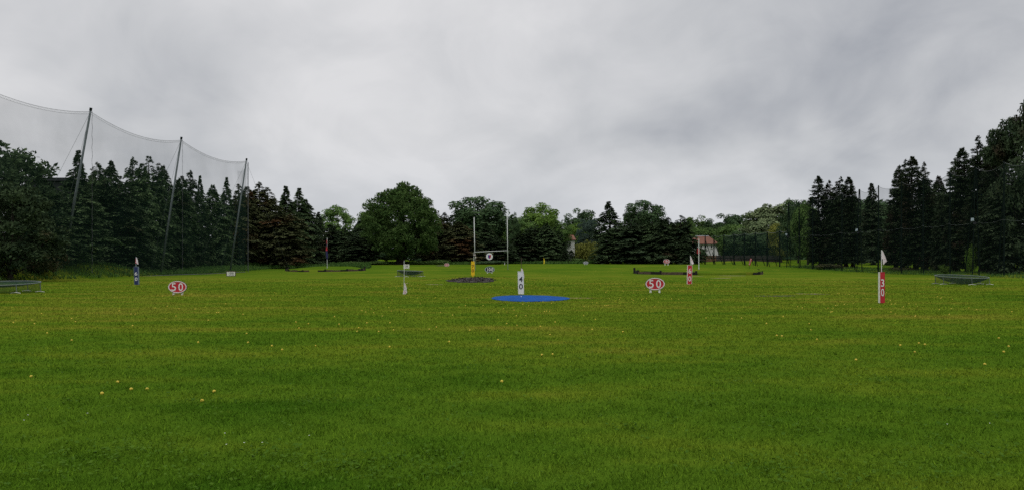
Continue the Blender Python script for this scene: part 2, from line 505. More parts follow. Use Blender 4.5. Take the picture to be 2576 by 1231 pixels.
n = 46000
bx = RNG.uniform(-52, -35.2, n); by = RNG.uniform(38, 126, n)
blades_region('rough_grass', np.stack([bx, by], 1), .15, .5, .16, M['rough'], 'rough uncut grass and weeds on the bank behind the left net', 'rough grass')
pp = []
for a, b, D0, D1, c in [(735, 930, 118, 140, 5200), (930, 1260, 148, 158, 4200), (1280, 1500, 158, 164, 1800), (620, 745, 116, 122, 1800), (1255, 1460, 172, 182, 1500)]:
    d = RNG.uniform(D0, D1, c); q = RNG.uniform(a, b, c)
    pp.append(np.stack([(q - CX) / F * d, d], 1))
blades_region('undergrowth', np.concatenate(pp), .2, .75, .45, M['rough'], 'weedy undergrowth at the foot of the far trees', 'undergrowth')
n = 9000
d = RNG.uniform(60, 126, n); xx = 43.5 + RNG.uniform(0, 1, n) ** 1.3 * 7
blades_region('verge_grass', np.stack([xx, d], 1), .10, .34, .2, M['rough'], 'rough grass along the foot of the right fence', 'rough grass')

# ---------------------------------------------------------------- trees
def trunk_mesh(H, r0, limbs, seed, top=.93):
    rg = random.Random(seed); mb = MB()
    pts = []; x = y = 0
    for k in range(9):
        t = k / 8
        pts.append((x, y, -.3 + t * (H * top + .3))); x += rg.uniform(-.06, .06); y += rg.uniform(-.06, .06)
    mb.tube(pts, r0, 8, r0 * .12)
    mb.tube([(0, 0, -.3), (0, 0, .5)], r0 * 1.5, 8, r0 * .95)
    for (p, q) in limbs:
        m = (Vector(p) + Vector(q)) / 2 + Vector((0, 0, .08 * (Vector(q) - Vector(p)).length))
        mb.tube([p, m, q], max(.03, r0 * .22), 5, .012)
    me = bpy.data.meshes.new('trunk'); me.from_pydata(mb.v, [], mb.f); me.update()
    me.polygons.foreach_set('use_smooth', [True] * len(me.polygons)); me.materials.append(M['bark'])
    return me

def conifer_proto(seed, H, R, nb, shape, rise, droop, ncard, lead=1, size=1.0, low=.03):
    rg = np.random.default_rng(seed)
    Ps, Ds, Ns, Ls, Ws, Ys = [], [], [], [], [], []
    limbs = []
    axes = [(0., 0., 1.0)]
    for k in range(lead - 1):
        a = rg.uniform(0, 2 * PI); rr = rg.uniform(.25, .5) * R
        axes.append((math.cos(a) * rr, math.sin(a) * rr, rg.uniform(.82, .97)))
    lump = rg.uniform(0, 2 * PI, 4)
    for i in range(nb):
        ax, ay, hf = axes[i % len(axes)]
        t = low + (1 - low) * rg.uniform(0, 1) ** .85
        z0 = t * H * hf
        az = i * 2.39996 + rg.uniform(-.4, .4)
        pr = shape(t)
        bulge = 1 + .16 * math.sin(3 * az + lump[0] + 5 * t) + .12 * math.sin(2 * az + lump[1] - 9 * t)
        r = R * pr * bulge * rg.uniform(.72, 1.12) * (1 if len(axes) == 1 else .78)
        r = max(r, .14)
        frac = min(1.0, t * 5)
        ox, oy = ax * frac, ay * frac
        # leaders bow outward from the main stem
        m = int(ncard * (.35 + .65 * r / R)); s = rg.uniform(.06, 1, m) ** .62
        lat = rg.normal(0, 1, m) * .20 * r * (1.12 - s)
        ca, sa = math.cos(az), math.sin(az)
        x = ox + ca * s * r - sa * lat; y = oy + sa * s * r + ca * lat
        z = z0 + rise * s * r - droop * s * s * r + rg.normal(0, .06, m) - abs(lat) * .25
        turn = rg.normal(0, .55, m) + np.sign(lat) * .35
        dx = np.cos(az + turn); dy = np.sin(az + turn)
        dz = rise - 2 * droop * s + rg.normal(-.05, .28, m) + .55 * max(0, t - .86) / .14
        Ps.append(np.stack([x, y, z], 1)); Ds.append(np.stack([dx, dy, dz], 1))
        Ns.append(np.stack([rg.normal(0, .45, m), rg.normal(0, .45, m), np.ones(m)], 1))
        Ys.append(np.clip(s ** 2.2 * (.65 + .5 * rg.uniform(0, 1, m)), 0, 1.1))
        L = rg.uniform(.26, .58, m) * size * (1 - .30 * t - .30 * max(0, t - .75) / .25); Ls.append(L); Ws.append(L * rg.uniform(.30, .52, m))
        if i % 7 == 0: limbs.append(((ox, oy, z0 - .1), (ox + ca * r * .8, oy + sa * r * .8, z0 + (rise - droop * .8) * r * .8)))
    for ax, ay, hf in axes:                                 # leading shoots
        m = 40; t = rg.uniform(.86, 1.0, m); Ys.append(np.full(m, .6))
        a = rg.uniform(0, 2 * PI, m); rr = (1.0 - t) * R * .5
        Ps.append(np.stack([ax + np.cos(a) * rr * .4, ay + np.sin(a) * rr * .4, t * H * hf], 1))
        Ds.append(np.stack([np.cos(a), np.sin(a), rg.uniform(.6, 3.2, m)], 1))
        Ns.append(np.stack([rg.normal(0, .6, m), rg.normal(0, .6, m), np.ones(m)], 1))
        L = rg.uniform(.20, .36, m) * (1.25 - t * .7) * size; Ls.append(L); Ws.append(L * .3)
        if ax or ay:
            limbs.append(((ax * .2, ay * .2, H * .12), (ax, ay, H * hf * .95)))
    V, Fc = cards(np.concatenate(Ps), np.concatenate(Ds), np.concatenate(Ns), np.concatenate(Ls), np.concatenate(Ws))
    V[:, 2] *= H / V[:, 2].max()
    return dict(H=H, W=2 * np.percentile(np.hypot(V[:, 0], V[:, 1]), 95), crown=young(np_mesh('crown', V, Fc, M['conifer']), np.concatenate(Ys)), trunk=trunk_mesh(H, .022 * H, limbs, seed))

def leafy_proto(seed, H, R, base, nclump, per, size, shell=.55, top_pow=1.0, updown=.35, spiky=0.0, clump=(.16, .30), lumpy=1.0, bulge=0.0, stem=.025):
    rg = np.random.default_rng(seed)
    cz = (H + base) / 2; rz = (H - base) / 2
    C, Rc = [], []
    ph = rg.uniform(0, 2 * PI, 6)
    while len(C) < nclump:
        v = rg.normal(0, 1, 3); v /= np.linalg.norm(v)
        rad = shell + (1 - shell) * rg.uniform(0, 1) ** .5
        az = math.atan2(v[1], v[0])
        lum = 1 + lumpy * (.14 * math.sin(2 * az + ph[0] + 2.2 * v[2]) + .11 * math.sin(3 * az + ph[1] - 3 * v[2]) + .07 * math.sin(5 * v[2] + ph[2]))
        cr = rg.uniform(*clump) * R
        k = rad * lum * (1 - .5 * cr / R)
        zz = v[2]
        wid = min(1.6, max(1 - zz * zz, .02) ** (-.5 * bulge)) if zz < 0 else (1 - zz ** 2) ** (.5 * (top_pow - 1)) if top_pow != 1 else 1.0
        C.append((v[0] * R * k * wid, v[1] * R * k * wid, cz + zz * rz * k)); Rc.append(cr)
    C = np.array(C); Rc = np.array(Rc)
    n = nclump * per
    ci = np.repeat(np.arange(nclump), per)
    d = norm(rg.normal(0, 1, (n, 3)) + np.array([0, 0, updown]))
    rr = Rc[ci] * (.45 + .6 * rg.uniform(0, 1, n) ** .5)
    P = C[ci] + d * rr[:, None] * np.array([1.15, 1.15, .78])
    out = norm(P - np.array([0, 0, cz]))
    Nn = norm(d + out * .5 + rg.normal(0, .45, (n, 3)) + np.array([0, 0, .3]))
    D = np.cross(Nn, rg.normal(0, 1, (n, 3))) + np.array([0, 0, -.25 + spiky * 1.6]) + out * spiky
    L = rg.uniform(.65, 1.35, n) * size
    V, Fc = cards(P, D, Nn, L, L * rg.uniform(.45, .8, n) * (1 - .45 * spiky))
    limbs = []
    for k in rg.choice(nclump, min(nclump, 34), replace=False):
        c = C[k]; z0 = base * .6 + (c[2] - base * .6) * rg.uniform(.1, .45)
        limbs.append(((0, 0, max(.4, z0)), tuple(c)))
    V[:, 2] *= H / np.percentile(V[:, 2], 99.6)
    V[:, 2] = np.maximum(V[:, 2], .02)
    return dict(H=H, W=2 * np.percentile(np.abs(V[:, 0]), 98), crown=young(np_mesh('crown', V, Fc, M['leaf_mid']), np.clip((rr / Rc[ci]) ** 2 * .75, 0, 1)), trunk=trunk_mesh(H, stem * H, limbs, seed, .8))

broad = lambda t: (1 - t ** 1.25) ** .72 * min(1, .78 + 1.2 * t)
egg = lambda t: (1 - t ** 2.7) ** .6 * min(1, .84 + .6 * t)
column = lambda t: (1 - t ** 2.2) ** .62 * min(1, .80 + t)
spire = lambda t: (1 - t) ** .95 * min(1, .8 + t)
flat = lambda t: (1 - t ** 1.6) ** .7
PROTO = {
    'c0': conifer_proto(1, 13, 3.3, 420, broad, .22, .42, 74),
    'c1': conifer_proto(2, 13, 3.5, 420, broad, .30, .46, 74, lead=2),
    'c2': conifer_proto(3, 13, 3.1, 420, broad, .15, .38, 74, lead=3),
    'c3': conifer_proto(4, 13, 3.2, 420, column, .25, .45, 74, lead=2),
    'm0': conifer_proto(5, 14, 1.9, 460, column, .55, .34, 56, size=.9),
    'm1': conifer_proto(6, 14, 2.0, 460, column, .60, .36, 56, lead=2, size=.9),
    'm2': conifer_proto(7, 14, 1.9, 460, column, .50, .40, 56, lead=2, size=.9),
    's0': conifer_proto(8, 16, 4.2, 300, spire, .05, .30, 80, size=1.15, low=.06),
    'k0': leafy_proto(9, 12, 5.0, .3, 130, 130, .40, shell=.4, spiky=.45, clump=(.12, .24), lumpy=.6, bulge=.5),
    'd0': leafy_proto(20, 14, 4.6, 2.0, 150, 100, .42),
    'd1': leafy_proto(21, 14, 4.6, 2.2, 120, 120, .42, shell=.5),
    'd2': leafy_proto(22, 14, 4.6, 3.0, 85, 110, .40, shell=.45, clump=(.14, .24)),
    'd3': leafy_proto(23, 12, 5.2, 1.0, 150, 100, .42, shell=.5),
    'g0': leafy_proto(24, 16, 7.4, .5, 470, 110, .40, shell=.38, top_pow=2.2, spiky=.6, clump=(.08, .15), lumpy=.35, bulge=.55, stem=.055),
    'w0': leafy_proto(25, 13, 5.2, .6, 170, 120, .46, shell=.5, clump=(.12, .22)),
    'r0': leafy_proto(26, 16, 5.0, 1.0, 190, 120, .40, shell=.4, spiky=.3, clump=(.12, .22), bulge=.4),
    'b0': leafy_proto(27, 2.0, 1.6, .1, 46, 60, .20, shell=.4, clump=(.22, .4)),
    'b1': leafy_proto(28, 2.0, 1.7, .05, 46, 60, .22, shell=.4, spiky=.3, clump=(.22, .4)),
}
TRN = [0]
def tree(kind, px, top, wpx, D, mat, label, group, name=None, rot=None, zsink=0.0):
    p = PROTO[kind]
    if kind[0] in 'cm': wpx = wpx * {'c': 1.28, 'm': 1.3}[kind[0]]
    x = at(px, D); z = Tz(x, D) - zsink
    Hh = CH + (HZ - top) / F * D - z
    Wd = wpx / F * D
    cat = 'tree'
    if name is None:
        name = 'conifer_tree' if kind[0] in 'cmsk' else 'broadleaf_tree'
    if kind[0] == 'b': cat = 'shrub'
    o = empty(name, (x, D, z), label, cat, group)
    o.scale = (Wd / p['W'], Wd / p['W'], Hh / p['H'])
    TRN[0] += 1
    q = TRN[0]
    o.scale = (o.scale[0] * (1 + .10 * math.sin(q * 5.1)), o.scale[1] * (1 + .10 * math.cos(q * 3.7)), o.scale[2])
    o.rotation_euler = (.035 * math.sin(q * 2.3), .035 * math.cos(q * 4.1), rot if rot is not None else (TRN[0] * 2.39996) % (2 * PI))
    for pn in ('trunk', 'crown'):
        c = bpy.data.objects.new(pn, p[pn]); COL.objects.link(c); c.parent = o
        if pn == 'crown':
            c.material_slots[0].link = 'OBJECT'; c.material_slots[0].material = M[mat]
    return o

GL = 'dark conifers behind the left net'
for a in [
    ('k0', -36, 362, 290, 62, 'conifer_dark', 'spreading dark conifer with level boughs cut off at the left frame edge'),
    ('k0', 26, 468, 190, 56, 'conifer_dark', 'lower dark conifer behind the left ball basket'),
    ('c1', 112, 456, 150, 66, 'conifer', 'low bushy conifer under the dark flat roof line'),
    ('s0', 188, 376, 120, 76, 'conifer_dark', 'pointed conifer rising beside the nearest leaning net pole'),
    ('c3', 238, 405, 85, 80, 'conifer', 'conifer just to the right of the nearest leaning pole'),
    ('c0', 268, 400, 90, 85, 'conifer_dark', 'dark conifer with ragged top, second from the nearest leaning pole'),
    ('c1', 326, 393, 105, 88, 'conifer', 'tall double-topped conifer midway between the first two leaning poles'),
    ('c2', 372, 391, 95, 92, 'conifer', 'tall conifer behind the blue 60 pillar and its flag'),
    ('c0', 408, 413, 80, 97, 'conifer_dark', 'conifer whose tip stands left of the second leaning pole'),
    ('c3', 448, 445, 75, 98, 'conifer', 'lower conifer directly behind the second leaning pole'),
    ('c1', 474, 426, 95, 104, 'conifer_dark', 'tall conifer just right of the second leaning pole'),
    ('s0', 508, 440, 75, 108, 'conifer_dark', 'slim pointed conifer above the red 50 sign by the left net'),
    ('c0', 537, 462, 80, 111, 'conifer', 'shorter conifer midway between second and third leaning poles'),
    ('s0', 566, 444, 75, 115, 'conifer_dark', 'pointed conifer just left of the third leaning pole'),
    ('c2', 602, 462, 85, 118, 'conifer_rusty', 'conifer tip hidden behind the third leaning pole top'),
    ('c3', 165, 470, 130, 71, 'conifer', 'wide low conifer whose foot the nearest leaning pole crosses'),
    ('c2', 300, 440, 120, 79, 'conifer_dark', 'bushy conifer in front of the double-topped one'),
]: tree(*a, GL)
GB = 'brown-tinged conifers past the end of the left net'
for a in [
    ('c0', 628, 481, 75, 120, 'conifer_rusty', 'rusty conifer at the far edge of the left net'),
    ('c1', 655, 456, 105, 122, 'conifer_rusty', 'tallest rust-brown conifer past the left net edge'),
    ('c2', 682, 470, 90, 123, 'conifer_rusty', 'rust-brown conifer second from the left net edge'),
    ('s0', 720, 466, 110, 127, 'conifer', 'pointed green-brown conifer in the middle of the brown group'),
    ('s0', 748, 472, 110, 129, 'conifer', 'pointed conifer near the outer end of the brown group'),
    ('c0', 772, 500, 80, 131, 'conifer_dark', 'last shorter conifer where the brown group slopes down'),
    ('c3', 700, 520, 100, 119, 'conifer_rusty', 'low bushy conifer in front of the brown group'),
]: tree(*a, GB)
GC = 'dark conifers at the back of the range'
for a in [
    ('s0', 800, 532, 70, 160, 'conifer_dark', 'small pointed conifer beside the far pale broadleaf tree'),
    ('c1', 826, 562, 75, 150, 'conifer_dark', 'dark conifer behind the drooping red and navy flag'),
    ('c2', 868, 572, 85, 152, 'conifer_dark', 'dark conifer right of the red and navy flag'),
    ('c0', 908, 554, 80, 160, 'conifer_dark', 'dark conifer touching the big round tree on its left'),
    ('c3', 893, 592, 75, 146, 'conifer_dark', 'short dark conifer behind the right end of the left green'),
    ('c2', 1096, 529, 70, 158, 'conifer_rusty', 'ragged brownish conifer right of the big round tree'),
    ('c1', 1120, 533, 80, 160, 'conifer_dark', 'ragged conifer over the far red 200 sign'),
    ('c0', 1157, 556, 90, 155, 'conifer_rusty', 'bushy brownish conifer left of the rugby goal'),
    ('c3', 1188, 580, 70, 157, 'conifer_dark', 'conifer directly behind the left goal post'),
    ('s0', 1221, 560, 110, 165, 'conifer', 'conifer framed by the rugby goal posts above the round sign'),
    ('c2', 1252, 592, 75, 160, 'conifer_dark', 'low conifer framed by the goal beside the right post'),
    ('c1', 1312, 580, 75, 165, 'conifer_dark', 'outer left conifer of the clump right of the goal'),
    ('c3', 1345, 564, 85, 168, 'conifer_dark', 'taller conifer of the clump above the 40 board flagstick'),
    ('c0', 1376, 560, 66, 166, 'conifer', 'tallest conifer of the clump above the small yellow flag'),
    ('c2', 1398, 572, 50, 168, 'conifer_dark', 'conifer of the clump just left of the small far house'),
    ('s0', 1438, 627, 34, 186, 'conifer_dark', 'little dark conifer hiding the foot of the small far house'),
    ('s0', 1421, 616, 26, 163, 'conifer_dark', 'small conifer partly covering the wall of the small far house'),
    ('k0', 1484, 553, 58, 190, 'conifer_blue', 'blue-green cedar above the yellowish shrub'),
    ('s0', 1537, 506, 130, 180, 'conifer_dark', 'tall spruce with a sharp tip standing above the right conifers'),
    ('c1', 1528, 578, 70, 158, 'conifer', 'left end conifer of the long dark clump by the yellowish shrub'),
    ('c3', 1556, 560, 90, 160, 'conifer', 'conifer of the long dark clump right below the sharp spruce'),
    ('c2', 1602, 552, 95, 158, 'conifer_dark', 'conifer of the long dark clump below the far round crown'),
    ('c3', 1645, 549, 90, 157, 'conifer', 'conifer in the long dark clump above the right red 50 sign'),
    ('c1', 1682, 545, 80, 155, 'conifer_dark', 'conifer of the long dark clump above the red 150 sign'),
    ('c2', 1712, 541, 75, 154, 'conifer_dark', 'tallest right end conifer of the long dark clump'),
    ('c0', 1724, 580, 38, 152, 'conifer_dark', 'short conifer overlapping the left side of the white house'),
]: tree(*a, GC)
GD = 'broadleaf trees beyond the range'
for a in [
    ('d2', 850, 519, 95, 190, 'leaf_mid', 'airy broadleaf crown showing between the brown conifers and the big round tree'),
    ('d0', 940, 520, 95, 172, 'leaf_mid', 'paler broadleaf tree peeping out behind the big round tree'),
    ('g0', 1008, 467, 184, 148, 'leaf_deep', 'very large round green tree with a dark trunk at the back of the lawn'),
    ('d1', 1197, 499, 150, 205, 'leaf_dark', 'large dark domed tree behind the rugby goal'),
    ('d2', 1287, 538, 40, 190, 'leaf_dark', 'small dark topknot of a tree beside the right goal post'),
    ('d0', 1310, 546, 95, 200, 'leaf_mid', 'mid-green tree right of the goal post, left of the light crown'),
    ('d0', 1262, 560, 80, 215, 'leaf_bright', 'yellowish green tree low behind the right goal post'),
    ('d1', 1360, 515, 88, 215, 'leaf_bright', 'light green airy crown standing above the conifer clump right of the goal'),
    ('d0', 1402, 556, 70, 212, 'leaf_mid', 'mid-green crown just right of the light airy one'),
    ('d1', 1458, 528, 78, 240, 'leaf_dark', 'round blue-dark crown far behind the small house'),
    ('d0', 1447, 562, 60, 222, 'leaf_bright', 'bright green crown over the roof of the small far house'),
    ('d1', 1610, 507, 112, 200, 'leaf_dark', 'round dark crown right of the sharp spruce'),
    ('d2', 1742, 545, 75, 260, 'leaf_mid', 'lumpy far crown left of the white house roof'),
    ('d0', 1784, 557, 70, 272, 'leaf_dark', 'low far crown in the dip above the white house'),
    ('d1', 1822, 540, 80, 250, 'leaf_dark', 'far dark crown right of the dip above the house'),
    ('d2', 1870, 540, 85, 240, 'leaf_dark', 'far ragged dark crown left of the pale willow'),
    ('d3', 1852, 566, 110, 215, 'leaf_mid', 'wide mid-green tree in front of the ragged dark crown'),
    ('w0', 1945, 512, 135, 182, 'leaf_pale', 'big pale grey-green willow left of the tall corner post'),
    ('d3', 1966, 562, 60, 162, 'leaf_yellow', 'yellowing tree between the pale willow and the corner post'),
    ('d3', 1770, 574, 100, 245, 'leaf_mid', 'light green tree low behind the white house'),
    ('d3', 1700, 562, 100, 230, 'leaf_mid', 'mid-green tree behind the end of the long dark clump'),
    ('d3', 1836, 590, 56, 186, 'leaf_mid', 'tree overlapping the right side of the white house'),
    ('d3', 1880, 584, 90, 182, 'leaf_dark', 'dark tree behind the middle of the low back net'),
    ('d3', 1935, 580, 90, 178, 'leaf_dark', 'dark tree behind the right end of the low back net'),
    ('d3', 2008, 505, 70, 145, 'leaf_dark', 'broadleaf tree just behind the tall corner post of the right net'),
    ('d3', 2032, 512, 70, 130, 'leaf_mid', 'broadleaf tree between corner post and first right conifers'),
    ('d3', 2188, 505, 165, 158, 'leaf_dark', 'dark broadleaf tree seen through the gap behind the 30 pillar'),
    ('d3', 2375, 490, 70, 118, 'leaf_bright', 'bright green crown glimpsed between the right conifer groups'),
]: tree(*a, GD)
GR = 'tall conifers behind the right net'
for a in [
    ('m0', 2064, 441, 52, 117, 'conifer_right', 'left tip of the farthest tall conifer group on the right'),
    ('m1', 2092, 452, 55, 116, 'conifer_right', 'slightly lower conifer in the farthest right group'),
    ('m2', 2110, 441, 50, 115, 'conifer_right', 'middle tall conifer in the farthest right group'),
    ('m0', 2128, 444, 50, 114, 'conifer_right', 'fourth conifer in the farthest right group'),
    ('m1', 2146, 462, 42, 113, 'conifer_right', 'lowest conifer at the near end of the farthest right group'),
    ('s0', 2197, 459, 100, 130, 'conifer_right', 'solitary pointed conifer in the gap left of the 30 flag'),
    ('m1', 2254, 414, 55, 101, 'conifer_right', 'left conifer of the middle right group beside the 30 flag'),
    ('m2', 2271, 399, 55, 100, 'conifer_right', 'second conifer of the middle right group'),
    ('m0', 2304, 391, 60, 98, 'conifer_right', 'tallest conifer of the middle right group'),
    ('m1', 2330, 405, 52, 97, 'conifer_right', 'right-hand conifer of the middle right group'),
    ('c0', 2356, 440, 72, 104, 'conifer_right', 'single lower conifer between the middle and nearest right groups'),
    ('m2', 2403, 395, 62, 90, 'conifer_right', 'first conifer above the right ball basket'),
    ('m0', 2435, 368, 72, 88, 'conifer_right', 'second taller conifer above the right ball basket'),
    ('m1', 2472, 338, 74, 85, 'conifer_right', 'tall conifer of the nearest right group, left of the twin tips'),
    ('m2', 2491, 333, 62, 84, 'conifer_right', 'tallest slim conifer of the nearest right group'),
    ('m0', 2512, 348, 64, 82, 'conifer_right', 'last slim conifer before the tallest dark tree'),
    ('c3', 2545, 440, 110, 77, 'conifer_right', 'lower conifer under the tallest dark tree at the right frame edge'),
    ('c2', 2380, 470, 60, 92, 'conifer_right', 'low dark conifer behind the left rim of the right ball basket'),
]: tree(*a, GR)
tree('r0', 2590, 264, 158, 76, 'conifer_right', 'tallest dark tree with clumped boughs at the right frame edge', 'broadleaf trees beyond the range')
GS = 'shrubs round the range'
for a in [
    ('b1', 1474, 606, 55, 172, 'leaf_yellow', 'yellowish tumbling shrub left of the blue 200 sign'),
    ('b0', 1452, 648, 40, 170, 'leaf_mid', 'low green shrub at the foot of the yellowish one'),
    ('b0', 1230, 655, 70, 148, 'leaf_dark', 'flat dark shrub under the round sign of the goal'),
    ('b1', 1100, 652, 55, 146, 'leaf_mid', 'green shrub right of the big round tree trunk'),
    ('b0', 1062, 655, 45, 147, 'leaf_mid', 'shrub close to the right of the big dark trunk'),
    ('b1', 880, 656, 55, 136, 'leaf_mid', 'shrub behind the right part of the left green'),
    ('b0', 760, 660, 45, 124, 'leaf_mid', 'shrub behind the left post of the left green'),
    ('b0', 945, 655, 50, 144, 'leaf_mid', 'shrub below the big round tree on its left'),
    ('b1', 2442, 618, 26, 80, 'leaf_bright', 'spindly light green shrub behind the right ball basket'),
    ('b1', 2378, 664, 26, 83, 'leaf_bright', 'small pale leafy clump left of the right ball basket'),
    ('b0', 100, 652, 80, 61, 'leaf_brown', 'rusty brown bush on the left bank'),
    ('b0', 1765, 625, 24, 196, 'leaf_dark', 'dark bush against the white house wall'),
    ('b0', 2085, 662, 60, 112, 'leaf_brown', 'brown bush at the foot of the farthest right conifers'),
    ('b0', 2270, 670, 60, 98, 'leaf_brown', 'brown bush at the foot of the middle right conifers'),
]: tree(*a, GS, name='shrub')

# a far wood that closes the view behind everything
def wood():
    rg = np.random.default_rng(77)
    n = 110000
    px = rg.uniform(-500, 3100, n); D = rg.uniform(285, 325, n)
    x = (px - CX) / F * D
    hmax = 9.5 + 2.5 * np.sin(x * .11) + 1.6 * np.sin(x * .29 + 1) + 1.0 * np.sin(x * .7 + 2)
    z = 1.0 + rg.uniform(0, 1, n) * hmax
    az = rg.uniform(0, 2 * PI, n)
    V, Fc = cards(np.stack([x, D, z], 1), np.stack([np.cos(az), np.sin(az), rg.normal(0, .5, n)], 1),
                  np.stack([rg.normal(0, .6, n), -np.ones(n) * .6, np.ones(n) * .6], 1), rg.uniform(.8, 2.0, n), rg.uniform(.6, 1.3, n))
    tag(link('woodland', np_mesh('woodland', V, Fc, None), M['far_wood']), 'distant dark woodland closing the view behind the trees', 'woodland', kind='stuff')
wood()

# ---------------------------------------------------------------- left net
def catenary(a, b, sag, n=24):
    a, b = Vector(a), Vector(b)
    return [a.lerp(b, k / n) - Vector((0, 0, sag * 4 * (k / n) * (1 - k / n))) for k in range(n + 1)]

PT = []
for px, py, D in [(-150, 160, 51.5), (228, 277, 67), (456, 349, 83), (620, 402, 100)]:
    PT.append(Vector((at(px, D), D, CH + (HZ - py) / F * D)))
PB = [(-39.5, 51.0), (at(158, 67), 67), (at(404, 83), 83), (at(578, 100), 100)]
PL = ['leaning grey net pole outside the left frame edge', 'nearest and tallest leaning grey net pole on the left', 'middle leaning grey net pole behind the red 50 sign', 'farthest leaning grey net pole beside the white 100 board']
for k in range(1, 4):
    b = Vector((PB[k][0], PB[k][1], Tz(*PB[k]) - .3)); t = PT[k]
    r = empty('net_pole', (b.x, b.y, b.z + .3), PL[k], 'net pole', 'leaning poles of the left net')
    MB().tube([b, b.lerp(t, .5), t], .115, 12, .085).build('shaft', M['pole_grey'], r, smooth=True)
    d = (t - b).normalized()
    MB().tube([t - d * .05, t + d * .2], .11, 12).build('cap', M['pole_dark'], r)
    for dx, dy in ((-6.2, -.6), (-3.6, .8)):
        g = Vector((t.x + dx, t.y + dy, Tz(t.x + dx, t.y + dy)))
        MB().tube([t - d * .2, g], .010, 5).build('guy_wire', M['wire'], r)
    if k == 3:
        g = Vector((t.x + 2.9, t.y + 9, Tz(t.x + 2.9, t.y + 9)))
        MB().tube([t - d * .2, g], .010, 5).build('guy_wire', M['wire'], r)
    # halyard hanging from the top
    h = [t + Vector((.14, -.02, -.1 - q * (t.z - .6) / 40)) + Vector((.03 * math.sin(q * 1.9), 0, 0)) for q in range(41)]
    MB().tube(h, .016, 4).build('halyard', M['rope'], r)

nr = empty('ball_stop_net', (-34.5, 75, 0), 'tall fine green ball netting strung between leaning grey poles', 'net')
lace = MB()
for k in range(3):
    top = catenary(PT[k], PT[k + 1], .85, 36)
    top = [p - Vector((0, 0, .12)) for p in top]
    MB().tube(top, .012, 5).build('top_cable', M['rope'], nr)
    V, Fc = [], []
    rows = 18
    for i, p in enumerate(top):
        s = i / 36
        for j in range(rows + 1):
            q = j / rows
            xg = p.x - .15; zg = Tz(-34.4, p.y) + .02
            z = p.z - .16 + (zg - p.z + .16) * q
            x = p.x + (xg - p.x) * q + .22 * math.sin(PI * s) * math.sin(PI * q) * (1 + .3 * math.sin(5 * s + 3 * q))
            V.append((x, p.y, z))
    for i in range(36):
        for j in range(rows):
            a = i * (rows + 1) + j; Fc.append((a, a + 1, a + rows + 2, a + rows + 1))
    mb = MB(); mb.v = V; mb.f = Fc
    mb.build('net_panel', M['net'], nr, smooth=True)
    # lacing loops between cable and net hem
    for i in range(36):
        for q in range(3):
            a = top[i].lerp(top[i + 1], q / 3); c = top[i].lerp(top[i + 1], (q + .5) / 3)
            e = top[i].lerp(top[i + 1], (q + 1) / 3)
            lace.tube([a, c - Vector((0, 0, .2)), e], .007, 3)
    MB().tube([(p.x, p.y, p.z - .2) for p in top], .006, 4).build('net_cord', M['rope'], nr)
    MB().tube([(p.x - .15, p.y, Tz(-34.4, p.y) + .05) for p in top], .03, 4).build('hem_rope', M['rope'], nr)
lace.build('lacing', M['cable'], nr)
# return panel at the far end
p = PT[3]
mb = MB(); V = []
for i in range(9):
    for j in range(15):
        s = i / 8; q = j / 14
        V.append((p.x + .2 - 4.5 * s, p.y + .1 + 9 * s, (p.z - .3) * (1 - q) + (Tz(p.x, p.y + 9 * s) + .05) * q - .5 * math.sin(PI * s) * (1 - q)))
mb.v = V; mb.f = [(i * 15 + j, i * 15 + j + 1, (i + 1) * 15 + j + 1, (i + 1) * 15 + j) for i in range(8) for j in range(14)]
mb.build('net_panel', M['net'], nr, smooth=True)
MB().tube([(p.x + .2, p.y + .1, p.z - .3), (p.x + .2, p.y + .1, Tz(p.x, p.y))], .03, 5).build('edge_rope', M['rope'], nr)

